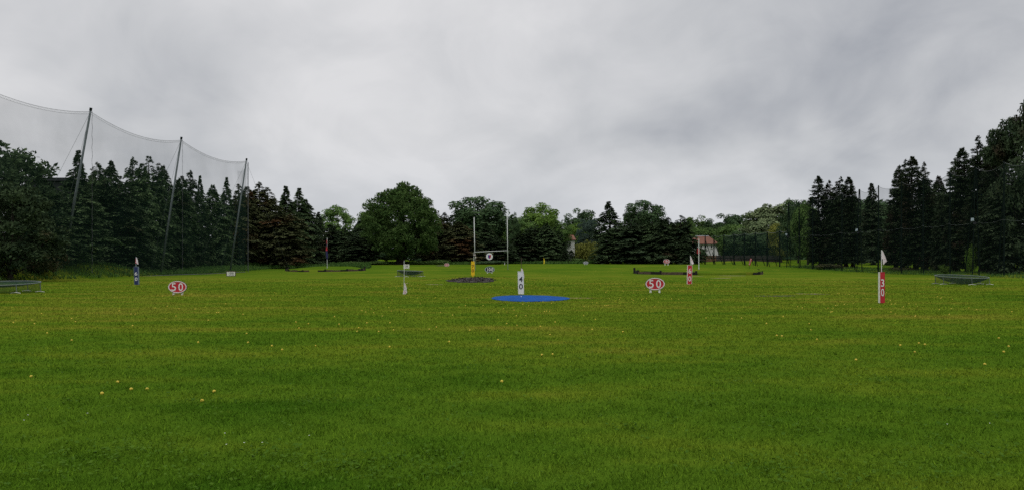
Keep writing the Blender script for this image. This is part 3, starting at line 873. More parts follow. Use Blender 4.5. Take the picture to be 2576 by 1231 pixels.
# ---------------------------------------------------------------- right net
RP = [1984, 2010, 2044, 2118, 2162, 2210, 2268, 2323, 2390, 2455, 2526, 2612]
RL = ['corner lattice post of the right net with a small white lamp', 'post of the right net next to the corner post', 'third right net post at the edge of the farthest conifers',
      'net post in front of the farthest right conifer group', 'lattice net post by the gap left of the 30 pillar', 'plain net post in the gap right behind the 30 pillar flag',
      'net post in front of the middle right conifers, left one', 'net post in front of the middle right conifers, right one', 'tall net post just left of the right ball basket conifers',
      'lattice net post with lamp above the right ball basket', 'net post right of the right ball basket', 'net post outside the right frame edge']
RT = []
for k, px in enumerate(RP):
    lo, hi = 40, 140
    for _ in range(50):
        m = .5 * (lo + hi)
        if at(px, m) > 43.2 + (123 - m) * .033: hi = m
        else: lo = m
    D = lo; x = at(px, D); z = Tz(x, D); top = 10.45
    RT.append(Vector((x, D, top)))
    if k == len(RP) - 1: continue
    r = empty('fence_post', (x, D, z), RL[k], 'fence post', 'posts of the tall right net')
    lat = k in (0, 4, 9)
    w = .05
    if lat:
        for s in (-1, 1):
            MB().tube([(x + s * .34, D + .02 * s, z - .2), (x + s * .05, D, top + .1)], w, 8).build('leg', M['pole_dark'], r)
        MB().tube([(x + .9, D + 3.4, Tz(x + .9, D + 3.4)), (x + .03, D + .1, top - .05)], w, 8).build('brace', M['pole_dark'], r)
        zig = []
        for q in range(19):
            zz = z + .6 + q * .5; g = .34 - (.29) * (zz - z) / (top - z)
            zig.append((x + (g if q % 2 else -g), D, zz))
        MB().tube(zig, .022, 5).build('lattice', M['pole_dark'], r)
    else:
        MB().tube([(x, D, z - .2), (x, D, top + .1)], .07, 8).build('shaft', M['pole_dark'], r)
        MB().tube([(x + 1.3, D + 3.0, Tz(x + 1.3, D + 3)), (x + .08, D + .1, top * .86)], .055, 6).build('brace', M['pole_dark'], r)
    MB().tube([(x, D + .1, z + .95), (x + 1.0, D + 2.9, z + .95)], .035, 6).build('rail', M['pole_dark'], r)
    if k in (0, 4, 9):
        lz = CH + (HZ - {0: 589, 4: 578, 9: 552}[k]) / F * D
        lp = empty('floodlight', (x - .42, D - .1, lz), {0: 'small white lamp box on the corner post of the right net', 4: 'small white lamp box on the lattice post by the gap', 9: 'white lamp box on the lattice post above the right ball basket'}[k], 'lamp', 'lamps on the right net posts')
        MB().box((x - .42, D - .14, lz), (.24, .14, .30), .85).build('housing', M['greyblue'], lp)
        MB().box((x - .42, D - .217, lz), (.17, .012, .2)).build('lens', M['greyblue'], lp)
        MB().tube([(x - .3, D - .05, lz), (x, D, lz)], .025, 6).build('bracket', M['pole_dark'], lp)
        MB().box((x - .18, D - .12, lz - .35), (.2, .14, .18)).build('ballast_box', M['black'], lp)

rr = empty('boundary_net', (44, 95, 0), 'tall dark netting strung along the right hand conifers', 'net')
hem = MB(); mid = MB()
for k in range(len(RT) - 1):
    top = catenary(RT[k], RT[k + 1], .55, 14)
    MB().tube(top, .016, 4).build('top_cable', M['rope'], rr)
    V = []; rows = 12
    for i, p in enumerate(top):
        for j in range(rows + 1):
            q = j / rows; zg = Tz(p.x, p.y) + 1.0 * (1 if k in (0, 3, 4) else .1)
            V.append((p.x - .02 + .12 * math.sin(PI * i / 14) * math.sin(PI * q), p.y, p.z + (zg - p.z) * q))
    mb = MB(); mb.v = V
    mb.f = [(i * (rows + 1) + j, i * (rows + 1) + j + 1, (i + 1) * (rows + 1) + j + 1, (i + 1) * (rows + 1) + j) for i in range(14) for j in range(rows)]
    mb.build('net_panel', M['net_right'], rr, smooth=True)
    a = Vector((RT[k].x - .12, RT[k].y, 5.25)); b = Vector((RT[k + 1].x - .12, RT[k + 1].y, 5.25))
    mid.tube([q + Vector((0, 0, .05 * math.sin(i * 2.3 + k))) for i, q in enumerate(catenary(a, b, .22, 12))], .007, 4)
mid.build('middle_wire', M['wire'], rr)

# ---------------------------------------------------------------- low back net with braced frames
BP = [1751, 1774, 1796, 1821, 1846.5, 1872.5, 1900, 1930, 1961.5]
BD = [154, 152, 150, 147, 143, 139, 135, 131, 127]
BLn = ['braced frame at the left end of the low back net', 'braced frame in front of the white house windows', 'braced frame before the right part of the house roof', 'taller double braced frame right of the white house',
       'fifth braced frame of the low back net counting from the house', 'braced frame left of the tilted red banner', 'braced frame just right of the tilted red banner', 'braced frame second from the corner post', 'braced frame beside the tall corner post']
BT = []
for k, (px, D) in enumerate(zip(BP, BD)):
    x = at(px, D); z = Tz(x, D); top = 6.35
    BT.append(Vector((x, D, top)))
    r = empty('fence_support', (x, D, z), BLn[k], 'fence support', 'braced frames of the low back net')
    MB().tube([(x, D, z - .2), (x, D, top)], .11, 8).build('upright', M['pole_dark'], r)
    MB().tube([(x - 1.35, D + .8, Tz(x, D)), (x - 2.2, D + 2.4, z + 3.3), (x - .06, D + .2, top - 1.6)][:1] + [(x - 1.9, D + 1.0, z + 2.3)], .06, 6).build('strut', M['pole_dark'], r)
    MB().tube([(x + 2.0, D + 1.2, Tz(x + 2, D + 1.2)), (x + .06, D + .1, top - .9)], .06, 6).build('brace', M['pole_dark'], r)
    MB().tube([(x - 1.75, D + .9, z + 1.15), (x, D + .09, z + 1.15)], .07, 6).build('rail', M['pole_dark'], r)
BT.append(RT[0].copy()); BT[-1].z = 6.35
br = empty('low_net', (42, 140, .8), 'low dark green netting across the field in front of the white house', 'net')
for k in range(len(BT) - 1):
    top = catenary(BT[k], BT[k + 1], .3, 8)
    MB().tube(top, .03, 4).build('top_cable', M['wire'], br)
    V = []
    for i, p in enumerate(top):
        for j in range(7):
            q = j / 6; zg = Tz(p.x, p.y) + 1.2
            V.append((p.x, p.y - .1, p.z + (zg - p.z) * q))
    mb = MB(); mb.v = V; mb.f = [(i * 7 + j, i * 7 + j + 1, i * 7 + j + 8, i * 7 + j + 7) for i in range(8) for j in range(6)]
    mb.build('net_panel', M['net_back'] if k > 2 else M['net_right'], br)

# ---------------------------------------------------------------- buildings and board fence
def house(px0, px1, D, eave, ridge, wall_bottom, label, wins, hip):
    x0, x1 = at(px0, D), at(px1, D); zt = CH + (HZ - eave) / F * D; zr = CH + (HZ - ridge) / F * D
    dep = 7.0; z0 = Tz((x0 + x1) / 2, D) - .3
    r = empty('house', ((x0 + x1) / 2, D, z0 + .3), label, 'house')
    MB().box(((x0 + x1) / 2, D + dep / 2, (z0 + zt) / 2), (x1 - x0, dep, zt - z0)).build('wall', M['render'], r)
    mb = MB(); e = .35; y0, y1, ym = D - e, D + dep + e, D + dep / 2
    a0, a1 = x0 - e, x1 + e; h0, h1 = x0 + hip, x1 - hip
    mb.v = [(a0, y0, zt + .02), (a1, y0, zt + .02), (a1, y1, zt + .02), (a0, y1, zt + .02), (h0, ym, zr), (h1, ym, zr)]
    mb.f = [(0, 1, 5, 4), (1, 2, 5), (2, 3, 4, 5), (3, 0, 4), (3, 2, 1, 0)]
    rf = mb.build('roof', M['tiles'], r)
    MB().tube([(h0, ym, zr + .03), (h1, ym, zr + .03)], .09, 6).build('ridge_tiles', M['greyblue'] if hip > 1 else M['tiles'], rf)
    MB().tube([(a0, y0 - .05, zt - .02), (a1, y0 - .05, zt - .02)], .07, 6).build('gutter', M['timber_dark'], r)
    for (wx, wy, ww, wh) in wins:
        cx = at(wx, D); cz = CH + (HZ - wy) / F * D
        w, h = ww / F * D, wh / F * D
        ou = [(cx - w / 2, cz - h / 2), (cx + w / 2, cz - h / 2), (cx + w / 2, cz + h / 2), (cx - w / 2, cz + h / 2)]
        inn = [(cx + (a - cx) * .78, cz + (b - cz) * .86) for a, b in ou]
        wn = MB().ring(ou, inn, D - .06, D + .05).build('window', M['cream'], r)
        pm = MB(); pm.slab(inn, D - .02, D + .03); pm.build('pane', M['glass'], wn)
        sm = MB().box((cx, D - .10, cz - h / 2 - .04), (w + .2, .2, .07)); sm.build('sill', M['render'], wn)
    return r
house(1743, 1806, 205, 613, 592, 660, 'white rendered house with red tiled roof behind the low back net', [(1764, 619.5, 4.2, 8), (1775, 619.5, 4.2, 8), (1752, 620, 3.6, 7), (1790, 619.5, 4, 8)], 1.5)
house(1808, 1838, 214, 620, 612, 660, 'low white building mostly hidden behind trees right of the white house', [(1826, 630, 4, 6)], .6)
house(1425, 1446, 212, 603, 590, 660, 'small pale house with red tiled roof glimpsed between dark conifers', [(1434, 614, 4, 11)], .1)
# dark flat building behind the left conifers
bD = 92; bx0, bx1 = at(66, bD), at(164, bD); bz = CH + (HZ - 447) / F * bD
sh = empty('flat_roofed_building', ((bx0 + bx1) / 2, bD, Tz(bx0, bD)), 'dark flat-roofed building showing between the left conifers', 'building')
MB().box(((bx0 + bx1) / 2, bD + 6, bz / 2 - .5), (bx1 - bx0, 12, bz)).build('wall', M['roof_dark'], sh)
MB().box(((bx0 + bx1) / 2, bD + 6, bz - .2), (bx1 - bx0 + .8, 12.8, .36)).build('roof', M['roof_dark'], sh)

def board_fence(pa, pb, Da, Db, ztop, mat, label, n):
    a = Vector((at(pa, Da), Da, 0)); b = Vector((at(pb, Db), Db, 0))
    r = empty('board_fence', (a + b) / 2, label, 'fence', 'board fences in front of the white house')
    r.location.z = Tz(r.location.x, r.location.y)
    mb = MB(); L = (b - a).length; rot = math.atan2(b.y - a.y, b.x - a.x)
    m = int(L / .17)
    for k in range(m):
        p = a.lerp(b, (k + .5) / m); z = Tz(p.x, p.y)
        zt = ztop + .02 * math.sin(k * 1.7)
        mb.box((p.x, p.y + .008 * (k % 2), (z + zt) / 2), (.16, .02, zt - z), 1, rot)
    mb.build('boards', M[mat], r)
    for k in range(n + 1):
        p = a.lerp(b, k / n); z = Tz(p.x, p.y)
        MB().box((p.x, p.y + .08, (z + ztop + .1) / 2), (.12, .1, ztop + .1 - z), 1, rot).build('post', M['timber_dark'], r)
board_fence(1736, 1769, 178, 176, 2.70, 'fence_dark', 'dark board fence under the left half of the white house', 3)
board_fence(1769, 1802, 176, 174, 2.72, 'fence_brown', 'light brown board fence panels right of the white flag pole', 4)
board_fence(1802, 1963, 174, 166, 2.72, 'fence_dark', 'long dark brown board fence behind the low back net', 9)

# ---------------------------------------------------------------- signs
FONTCACHE = {}
def glyph(ch, bold):
    key = (ch, bold)
    if key not in FONTCACHE:
        cu = bpy.data.curves.new('glyph', 'FONT'); cu.body = ch; cu.size = 1; cu.offset = bold; cu.extrude = .0; cu.fill_mode = 'FRONT'; cu.resolution_u = 6
        o = bpy.data.objects.new('glyph', cu); COL.objects.link(o)
        dg = bpy.context.evaluated_depsgraph_get(); dg.update()
        me = bpy.data.meshes.new_from_object(o.evaluated_get(dg))
        v = np.array([q.co[:] for q in me.vertices]); f = [tuple(p.vertices) for p in me.polygons]
        bpy.data.objects.remove(o); bpy.data.meshes.remove(me); bpy.data.curves.remove(cu)
        lo, hi = v.min(0), v.max(0)
        v = (v - (lo + hi) / 2) / np.maximum(hi - lo, 1e-6)
        FONTCACHE[key] = (v, f)
    return FONTCACHE[key]

def number(mb, ch, cx, cz, w, h, y, bold=.012):
    v, f = glyph(ch, bold)
    n = len(mb.v)
    mb.v += [(cx + a * w, y, cz + b * h) for a, b, _ in v]
    mb.f += [tuple(n + i for i in q) for q in f]

def ell(cx, cz, a, b, n=40):
    return [(cx + a * math.cos(2 * PI * k / n), cz + b * math.sin(2 * PI * k / n)) for k in range(n)]

def oval_sign(px, py_c, wpx, hpx, base_py, D, text, face, ink, rim, label, leg_dx=.25, outer=True):
    x = at(px, D); zc = CH + (HZ - py_c) / F * D; a = wpx / 2 / F * D; b = hpx / 2 / F * D
    zb = Tz(x, D)
    r = empty('distance_sign', (x, D, zb), label, 'sign', 'oval distance signs')
    MB().slab(ell(x, zc, a * .93, b * .90), D, D + .03).build('panel', M[face], r)
    rm = MB().ring(ell(x, zc, a, b), ell(x, zc, a * .90, b * .86), D - .012, D + .04)
    rm.build('rim', M[rim], r)
    if outer: MB().ring(ell(x, zc, a * 1.025, b * 1.04), ell(x, zc, a * 1.0, b * 1.0), D - .008, D + .045).build('edge', M['timber_dark'], r)
    nb = MB(); k = len(text)
    gw = {2: .50, 3: .40}[k] * a; gh = {2: 1.28, 3: 1.12}[k] * b
    for i, ch in enumerate(text):
        if k == 2: cx = x + (-.40 + .76 * i) * a
        else: cx = x + (-.52 + .52 * i + (.0 if i else .08)) * a
        number(nb, ch, cx, zc, gw * (.28 if ch == '1' else 1), gh, D - .006, .018 if k == 3 else .006)
    nb.build('number', M[ink], r)
    for s in (-1, 1):
        MB().box((x + s * a * .46, D + .045, (zb - .05 + zc - b * .6) / 2), (a * .21, .03, zc - b * .6 - zb + .05)).build('leg', M['cream'], r)
    return r
oval_sign(446.4, 720, 46.3, 30, 741.6, 33.9, '50', 'red', 'white', 'pinkwhite', 'red oval sign reading 50 on white legs before the left net')
oval_sign(1648, 712.3, 48, 30.5, 735, 36.7, '50', 'red', 'white', 'pinkwhite', 'red oval sign reading 50 on white legs left of the red 60 pillar')
oval_sign(1232, 676.4, 24, 15.2, 686, 95, '100', 'black', 'white', 'greyblue', 'black oval sign reading 100 under the rugby crossbar', outer=False)
oval_sign(1124, 664.6, 12.8, 8.2, 669, 130, '200', 'red', 'pinkwhite', 'pinkwhite', 'far red oval 200 sign near the shrubs left of the goal', outer=False)
oval_sign(1473.4, 659.6, 12.6, 7.2, 664, 145, '200', 'navy', 'white', 'white', 'small blue oval 200 sign in front of the yellowish shrub', outer=False)
oval_sign(1677, 656.2, 16.6, 10.8, 663, 138, '150', 'red', 'white', 'pinkwhite', 'red oval 150 sign just behind the right raised green', outer=False)

def board_sign(px0, px1, py0, py1, D, text, label):
    x0, x1 = at(px0, D), at(px1, D); z1 = CH + (HZ - py0) / F * D; z0 = CH + (HZ - py1) / F * D
    xc = (x0 + x1) / 2; w = x1 - x0; h = z1 - z0; zb = Tz(xc, D)
    r = empty('yardage_board', (xc, D, zb), label, 'sign', 'white yardage boards')
    z0 = max(z0, zb + .03)
    MB().slab([(x0, z0), (x1, z0), (x1, z1), (x0, z1)], D, D + .03).build('panel', M['cream'], r)
    ou = [(x0 - .03, z0 - .02), (x1 + .03, z0 - .02), (x1 + .03, z1 + .03), (x0 - .03, z1 + .03)]
    MB().ring(ou, [(x0 + .02, z0 + .02), (x1 - .02, z0 + .02), (x1 - .02, z1 - .02), (x0 + .02, z1 - .02)], D - .012, D + .035).build('frame', M['timber'], r) if text == '100' else None
    nb = MB()
    for i, ch in enumerate(text):
        number(nb, ch, xc + (-.21 + .21 * i) * w, z0 + h * .60, w * .17 * (.3 if ch == '1' else 1), h * .46, D - .006, .02)
    nb.box((xc + w * .05, D - .004, z0 + h * .20), (w * .62, .004, h * .055))
    nb.build('lettering', M['black'], r)
    for s in (-1, 1):
        MB().box((xc + s * w * .36, D + .05, (zb + z0) / 2 + .05), (.06, .03, max(z0 - zb, .05) + .15)).build('leg', M['cream'], r)
board_sign(570, 592, 681, 692.5, 77.5, '100', 'white rectangular board reading 100 at the foot of the left net')
board_sign(1015.2, 1029.6, 663.6, 674, 115, '150', 'white rectangular board reading 150 behind the thin flagstick')

def flag_pole(x, D, z0, z1, r, mat, label, name='golf_flag', group='flags on the range'):
    e = empty(name, (x, D, z0), label, 'flag', group)
    MB().tube([(x, D, z0 - .1), (x, D, z1)], r, 8).build('pole', M[mat], e)
    return e

def cloth(parent, pts, D, mat, name='flag', wav=.05, hem=None):
    """pts: outline of the hanging cloth in (x, z), first edge along the pole; filled as a fan with folds and thickness"""
    n = len(pts)
    cx = sum(p[0] for p in pts) / n; cz = sum(p[1] for p in pts) / n
    mb = MB(); G = 5
    V = []
    for ring_ in range(G + 1):
        t = ring_ / G
        for k, (x, z) in enumerate(pts):
            xx, zz = cx + (x - cx) * t, cz + (z - cz) * t
            V.append((xx, D + wav * math.sin((xx - pts[0][0]) * 16 + zz * 4), zz))
    m = len(V)
    mb.v = V + [(a, b + .006, c) for a, b, c in V]
    for ring_ in range(G):
        for k in range(n):
            a = ring_ * n + k; b = ring_ * n + (k + 1) % n
            mb.f.append((a, b, b + n, a + n)); mb.f.append((m + a, m + a + n, m + b + n, m + b))
    for k in range(n):
        a = G * n + k; b = G * n + (k + 1) % n
        mb.f.append((a, b, m + b, m + a))
    return mb.build(name, M[mat], parent, smooth=False)

def zz(py, D): return CH + (HZ - py) / F * D
def P2(px, py, D): return (at(px, D), zz(py, D))

def pillar(px0, px1, py0, py1, D, text, face, ink, trim, label, lean=0.0, lift=0.0, dark_edge=False, depth=.12, tz=(.52, .76), gh=.17, side=False, gw=.60):
    xc = at((px0 + px1) / 2, D); w = at(px1, D) - at(px0, D); zb = Tz(xc, D)
    z1 = zz(py0, D); z0 = max(zz(py1, D), zb + lift); h = z1 - z0
    r = empty('marker_pillar', (xc, D, zb), label, 'marker', 'tall numbered distance markers')
    sh = lambda z: lean * (z - z0) / h
    def q(x0, x1, za, zb_): return [(xc + x0 + sh(za), za), (xc + x1 + sh(za), za), (xc + x1 + sh(zb_), zb_), (xc + x0 + sh(zb_), zb_)]
    t = .065 * w
    MB().slab(q(-w / 2 + t, w / 2 - t, z0 + .01, z1 - .012), D, D + depth).build('board', M[face], r)
    MB().ring(q(-w / 2, w / 2, z0, z1), q(-w / 2 + t, w / 2 - t, z0 + .012, z1 - .014), D - .008, D + depth + .008).build('edge_trim', M[trim], r)
    if side:
        MB().slab(q(-w / 2 - w * .09, -w / 2 - .002, z0, z1), D, D + depth).build('side_board', M['cream'], r)
    nb = MB()
    for i, ch in enumerate(text):
        c = z1 - tz[i] * h
        number(nb, ch, xc + sh(c), c, w * gw, h * gh, D - .012, .010)
    nb.build('number', M[ink], r)
    if lift > 0:
        MB().tube([(xc, D + depth / 2, zb - .05), (xc, D + depth / 2, z0 + .2)], .02, 6).build('stake', M['pole_grey'], r)
    else:
        MB().box((xc, D + depth / 2, (zb + z0) / 2 - .02), (w * .5, depth * .8, max(z0 - zb, .02) + .06)).build('foot', M[trim], r)
    return r, xc, z1
# blue 60
r, xc, z1 = pillar(337.8, 348.4, 669, 714.6, 49, '60', 'navy', 'white', 'slate', 'dark blue pillar reading 60 with a striped flag behind it', lean=-.03, tz=(.39, .69), gh=.19, gw=.62)
D = 49.3
e = flag_pole(at(342.2, D), D, Tz(at(342.2, D), D), zz(645, D), .014, 'greyblue', 'small red and white striped flag above the blue 60 pillar')
pts = [P2(342, 645, D), P2(342.0, 657.5, D), P2(344.5, 662, D), P2(347.6, 664, D), P2(346.6, 656, D), P2(344.2, 647.5, D)]
cloth(e, pts, D - .02, 'flag_white')
st = MB()
for y in (649.3, 654.2, 659.0):
    f = (y - 645) / 19
    st.poly([(at(342.2, D), D - .10, zz(y + 1.2, D)), (at(343.0 + f * 4.0, D), D - .10, zz(y + 2.6, D)), (at(343.0 + f * 4.0, D), D - .10, zz(y + .4, D)), (at(342.2, D), D - .10, zz(y - 1.0, D))])
st.build('stripes', M['flag_red'], e)
# red 60
r, xc, z1 = pillar(1728.6, 1740.4, 665.4, 713.5, 50.2, '60', 'red', 'white', 'pinkwhite', 'red pillar reading 60 in front of the right raised green', lean=.03, tz=(.30, .71), gh=.27, gw=.58)
D = 50.5
e = flag_pole(at(1736.8, D), D, Tz(at(1736.8, D), D), zz(641.5, D), .014, 'postwhite', 'small white triangular flag above the red 60 pillar')
cloth(e, [P2(1737, 641.5, D), P2(1737, 657, D), P2(1740, 664.5, D), P2(1745.5, 661.5, D), P2(1742.5, 653, D), P2(1739, 645, D)], D - .02, 'flag_white')
MB().box((at(1739.2, D), D - .085, zz(652.5, D)), (.035, .006, .05)).build('mark', M['red'], e)
# red 30
r, xc, z1 = pillar(2214.2, 2225.8, 682.8, 761.8, 27.4, '30', 'red', 'white', 'red', 'red pillar reading 30 with one white edge and a white flag', lift=.02, tz=(.35, .66), gh=.245, side=True, gw=.66)
D = 27.6
e = flag_pole(at(2217.6, D), D, Tz(at(2217.6, D), D), zz(627.5, D), .013, 'postwhite', 'white triangular flag on a stick above the red 30 pillar')
cloth(e, [P2(2217.6, 627.2, D), P2(2217.6, 650, D), P2(2220.4, 650.5, D), P2(2220.8, 665, D), P2(2226.0, 660, D), P2(2231.2, 656, D), P2(2226.5, 643, D), P2(2221, 630.5, D)], D - .02, 'flag_white', wav=.02)
MB().tube([(at(a, D), D - .055, zz(b, D)) for a, b in [(2221.5, 650.5), (2225, 652), (2228, 651.2), (2228.4, 654.5), (2226, 657.5)]], .006, 4).build('mark', M['maroon'], e)
# white 40
r, xc, z1 = pillar(1303.6, 1318.2, 681, 738.2, 34.0, '40', 'white', 'black', 'white', 'white board reading 40 behind the blue mat', lean=-.022, lift=.05, tz=(.34, .66), gh=.235, depth=.05, gw=.64)
D = 34.4
e = flag_pole(at(1311.4, D), D, Tz(at(1311.4, D), D), zz(646, D), .011, 'timber', 'thin brown stick with a slipped white flag behind the 40 board')
cloth(e, [P2(1311.2, 672.8, D), P2(1309.8, 690, D), P2(1314, 698, D), P2(1319, 697, D), P2(1317.5, 686, D), P2(1315, 676, D)], D - .02, 'flag_white', wav=.02)
# yellow 70
r, xc, z1 = pillar(1185.2, 1193.8, 655.8, 691, 66, '70', 'yellow', 'maroon', 'yellow', 'yellow pillar reading 70 behind the soil mound', tz=(.36, .66), gh=.22, gw=.66)
D = 66.4
e = flag_pole(at(1191.6, D), D, Tz(at(1191.6, D), D), zz(633, D), .016, 'postwhite', 'crumpled black and white flag above the yellow 70 pillar')
fl = cloth(e, [P2(1191.2, 633.2, D), P2(1191.2, 642, D), P2(1194.6, 643, D), P2(1196.2, 648.6, D), P2(1198.6, 646.5, D), P2(1196.6, 640, D), P2(1194.5, 634.5, D)], D - .02, 'flag_white', wav=.04)
for (a, b, c, d_) in [(1191.0, 634.9, 1195.0, 637.2), (1191.0, 641.3, 1196.0, 643.2), (1196.2, 640.6, 1198.4, 643.2)]:
    MB().slab([P2(a, d_, D), P2(c, d_, D), P2(c, b, D), P2(a, b, D)], D - .085, D - .075).build('black_check', M['black'], fl)

# stick with the slipped white flag in front of the 150 board
D = 35.4; x = at(1016.6, D)
e = flag_pole(x, D, Tz(x, D), zz(653.6, D), .011, 'postwhite', 'thin pale flagstick with a white flag slipped to the ground')
cloth(e, [P2(1016.2, 709, D), P2(1015.6, 727, D), P2(1013.6, 737.4, D), P2(1020, 738.5, D), P2(1024.4, 734, D), P2(1022.6, 727.5, D), P2(1023.6, 723.5, D), P2(1019.6, 712, D)], D - .02, 'flag_white', wav=.025)
mk = MB().tube([(at(a, D), D - .07, zz(b, D)) for a, b in [(1017, 731.8), (1019.5, 730.8), (1020.6, 733), (1019, 736)]], .011, 5)
mk.build('red_mark', M['flag_red'], e)
mk = MB().tube([(at(a, D), D - .07, zz(b, D)) for a, b in [(1019.2, 721.2), (1018.6, 724.2), (1020, 724.4)]], .009, 5).tube([(at(a, D), D - .07, zz(b, D)) for a, b in [(1018.6, 727.8), (1021, 728.6)]], .008, 5)
mk.build('black_mark', M['black'], e)
# yellow flag far
D = 150; x = at(1367.8, D)
e = flag_pole(x, D, Tz(x, D), zz(647.5, D), .02, 'flag_yellow', 'small far yellow flag in front of the conifer clump')
cloth(e, [P2(1368, 647.6, D), P2(1367.4, 661.5, D), P2(1369.6, 662, D), P2(1370.6, 655, D), P2(1369.6, 650, D)], D - .03, 'flag_yellow')
# white peg far
D = 140; x = at(1269.5, D)
pk = empty('range_peg', (x, D, Tz(x, D)), 'tiny white peg on the far grass left of the right goal post', 'peg')
MB().tube([(x, D, Tz(x, D)), (x, D, Tz(x, D) + .45)], .05, 6, .03).build('peg', M['white'], pk)

# ---------------------------------------------------------------- rugby goal with hanging crest sign
D = 110.0
xl, xr = at(1194.2, D), at(1276.6, D); zg = Tz(xl, D)
gr = empty('rugby_goal', ((xl + xr) / 2, D, zg), 'tall white rugby goal posts with a slightly sloping crossbar', 'goal')
MB().tube([(xl + .06, D, zg - .2), (xl - .09, D, zz(546, D))], .060, 10, .048).build('post', M['postwhite'], gr, smooth=True)
MB().tube([(xr + .06, D, zg - .2), (xr - .05, D, zz(532, D))], .066, 10, .050).build('post', M['postwhite'], gr, smooth=True)
MB().tube([(xl, D, zz(633, D)), (xr, D, zz(629.2, D))], .042, 10).build('crossbar', M['postwhite'], gr, smooth=True)
xs_, zs_ = P2(1231.3, 643.9, D); R0 = 8.5 / F * D
cs = empty('crest_sign', (xs_, D, zs_ - R0), 'round white sign with a blue and red shield hanging from the crossbar', 'sign')
MB().slab(ell(xs_, zs_, R0, R0, 36), D - .04, D + .0).build('disc', M['white'], cs)
sw, shh = R0 * .48, R0 * .62
half = [(0, .78), (.42, .86), (.86, .72), (1.0, .55), (.86, .30), (.92, -.10), (.72, -.52), (.36, -.82), (0, -1.05)]
MB().slab([(xs_ - a * sw, zs_ + b * shh) for a, b in half], D - .056, D - .041).build('shield', M['shield_blue'], cs)
MB().slab([(xs_ + a * sw, zs_ + b * shh) for a, b in half], D - .056, D - .041).build('shield', M['red'], cs)
mb = MB()
for s in (-1, 1):
    for q in (.35, -.25): mb.box((xs_ + s * sw * .45, D - .058, zs_ + q * shh), (sw * .5, .006, shh * .16))
mb.build('shield_band', M['maroon'], cs)
for s in (-1, 1):
    MB().tube([(xs_ + s * R0 * .72, D - .02, zs_ + R0 * .66), (xs_ + s * R0 * .80, D - .01, zz(631.5, D))], .012, 5).build('hanger', M['cable'], cs)

# ---------------------------------------------------------------- mat, soil, bare patches
def sheet(name, cx, cy, a, b, mat, lift, wob, seed, kind='structure', label=None, cat=None, thick=0.0, expo=2.0):
    rg = random.Random(seed); ph = [rg.uniform(0, 6.28) for _ in range(4)]
    n = 72; V = [(cx, cy, Tz(cx, cy) + lift)]; Fc = []
    R = 8
    for k in range(R):
        t = (k + 1) / R
        for i in range(n):
            an = 2 * PI * i / n
            w = 1 + wob * (math.sin(3 * an + ph[0]) + .7 * math.sin(5 * an + ph[1]) + .6 * math.sin(11 * an + ph[2]) + .4 * math.sin(23 * an + ph[3]))
            c, s = math.cos(an), math.sin(an)
            x = cx + a * t * w * math.copysign(abs(c) ** (2 / expo), c); y = cy + b * t * w * math.copysign(abs(s) ** (2 / expo), s)
            V.append((x, y, Tz(x, y) + lift))
    for i in range(n):
        Fc.append((0, 1 + i, 1 + (i + 1) % n))
    for k in range(R - 1):
        for i in range(n):
            p, q = 1 + k * n + i, 1 + k * n + (i + 1) % n
            Fc.append((p, p + n, q + n, q))
    base = 1 + (R - 1) * n
    m = len(V)
    V += [(x, y, z - lift - .02) for x, y, z in V[base:base + n]]
    for i in range(n):
        j = (i + 1) % n
        Fc.append((base + i, m + i, m + j, base + j))
    mb = MB(); mb.v = V; mb.f = Fc
    o = mb.build(name, M[mat], None, (cx, cy, Tz(cx, cy)), smooth=False)
    return tag(o, label, cat, None, kind)
mx, my = at(1334, 30.9), 30.95
mo = sheet('target_mat', mx, my, 1.52, 2.55, 'blue_mat', .022, .012, 3, None, 'bright blue oval artificial turf mat lying below the 40 board', 'mat')
# soil bed on the front of the mound
sheet('soil_patch', at(1189, 56.), 54.5, 1.58, 2.35, 'soil', .035, .07, 5)
def clods():
    rg = np.random.default_rng(5); n = 420
    a = rg.uniform(0, 2 * PI, n); r = np.sqrt(rg.uniform(0, 1, n))
    x = at(1189, 56.) + 1.6 * r * np.cos(a); y = 54.5 + 2.2 * r * np.sin(a); z = T(x, y) + .03
    an = rg.uniform(0, 2 * PI, n)
    V, Fc = cards(np.stack([x, y, z], 1), np.stack([np.cos(an), np.sin(an), rg.uniform(-.1, .5, n)], 1), np.stack([rg.normal(0, .6, n), rg.normal(0, .6, n), np.ones(n)], 1), rg.uniform(.05, .17, n), rg.uniform(.04, .12, n), .3)
    tag(link('soil_clods', np_mesh('soil_clods', V, Fc, None), M['soil']), 'loose dark soil clods on the bare bed of the mound', 'soil', kind='stuff')
clods()
for k, (px, py, w, d, m) in enumerate([(1092, 714, .55, .35, 'sand'), (1313, 713.5, .3, .3, 'sand'), (1815, 698, .9, .5, 'sand'), (1842, 692, 1.4, .6, 'sand'), (1022, 711, .25, .3, 'sand'), (2055, 738.5, .5, .35, 'soil'), (1955, 743, .9, .4, 'soil'), (1440, 748, .7, .3, 'sand'), (1745, 693, 1.0, .3, 'sand'), (2035, 737.5, .55, .3, 'sand')]):
    x, y = ground(px, py)
    sheet('bare_patch', x, y, w, d, m, .006, .12, 40 + k)
x, y = ground(1112, 667)
sheet('bare_patch', x, y, 1.1, 2.2, 'soil', .03, .1, 60)

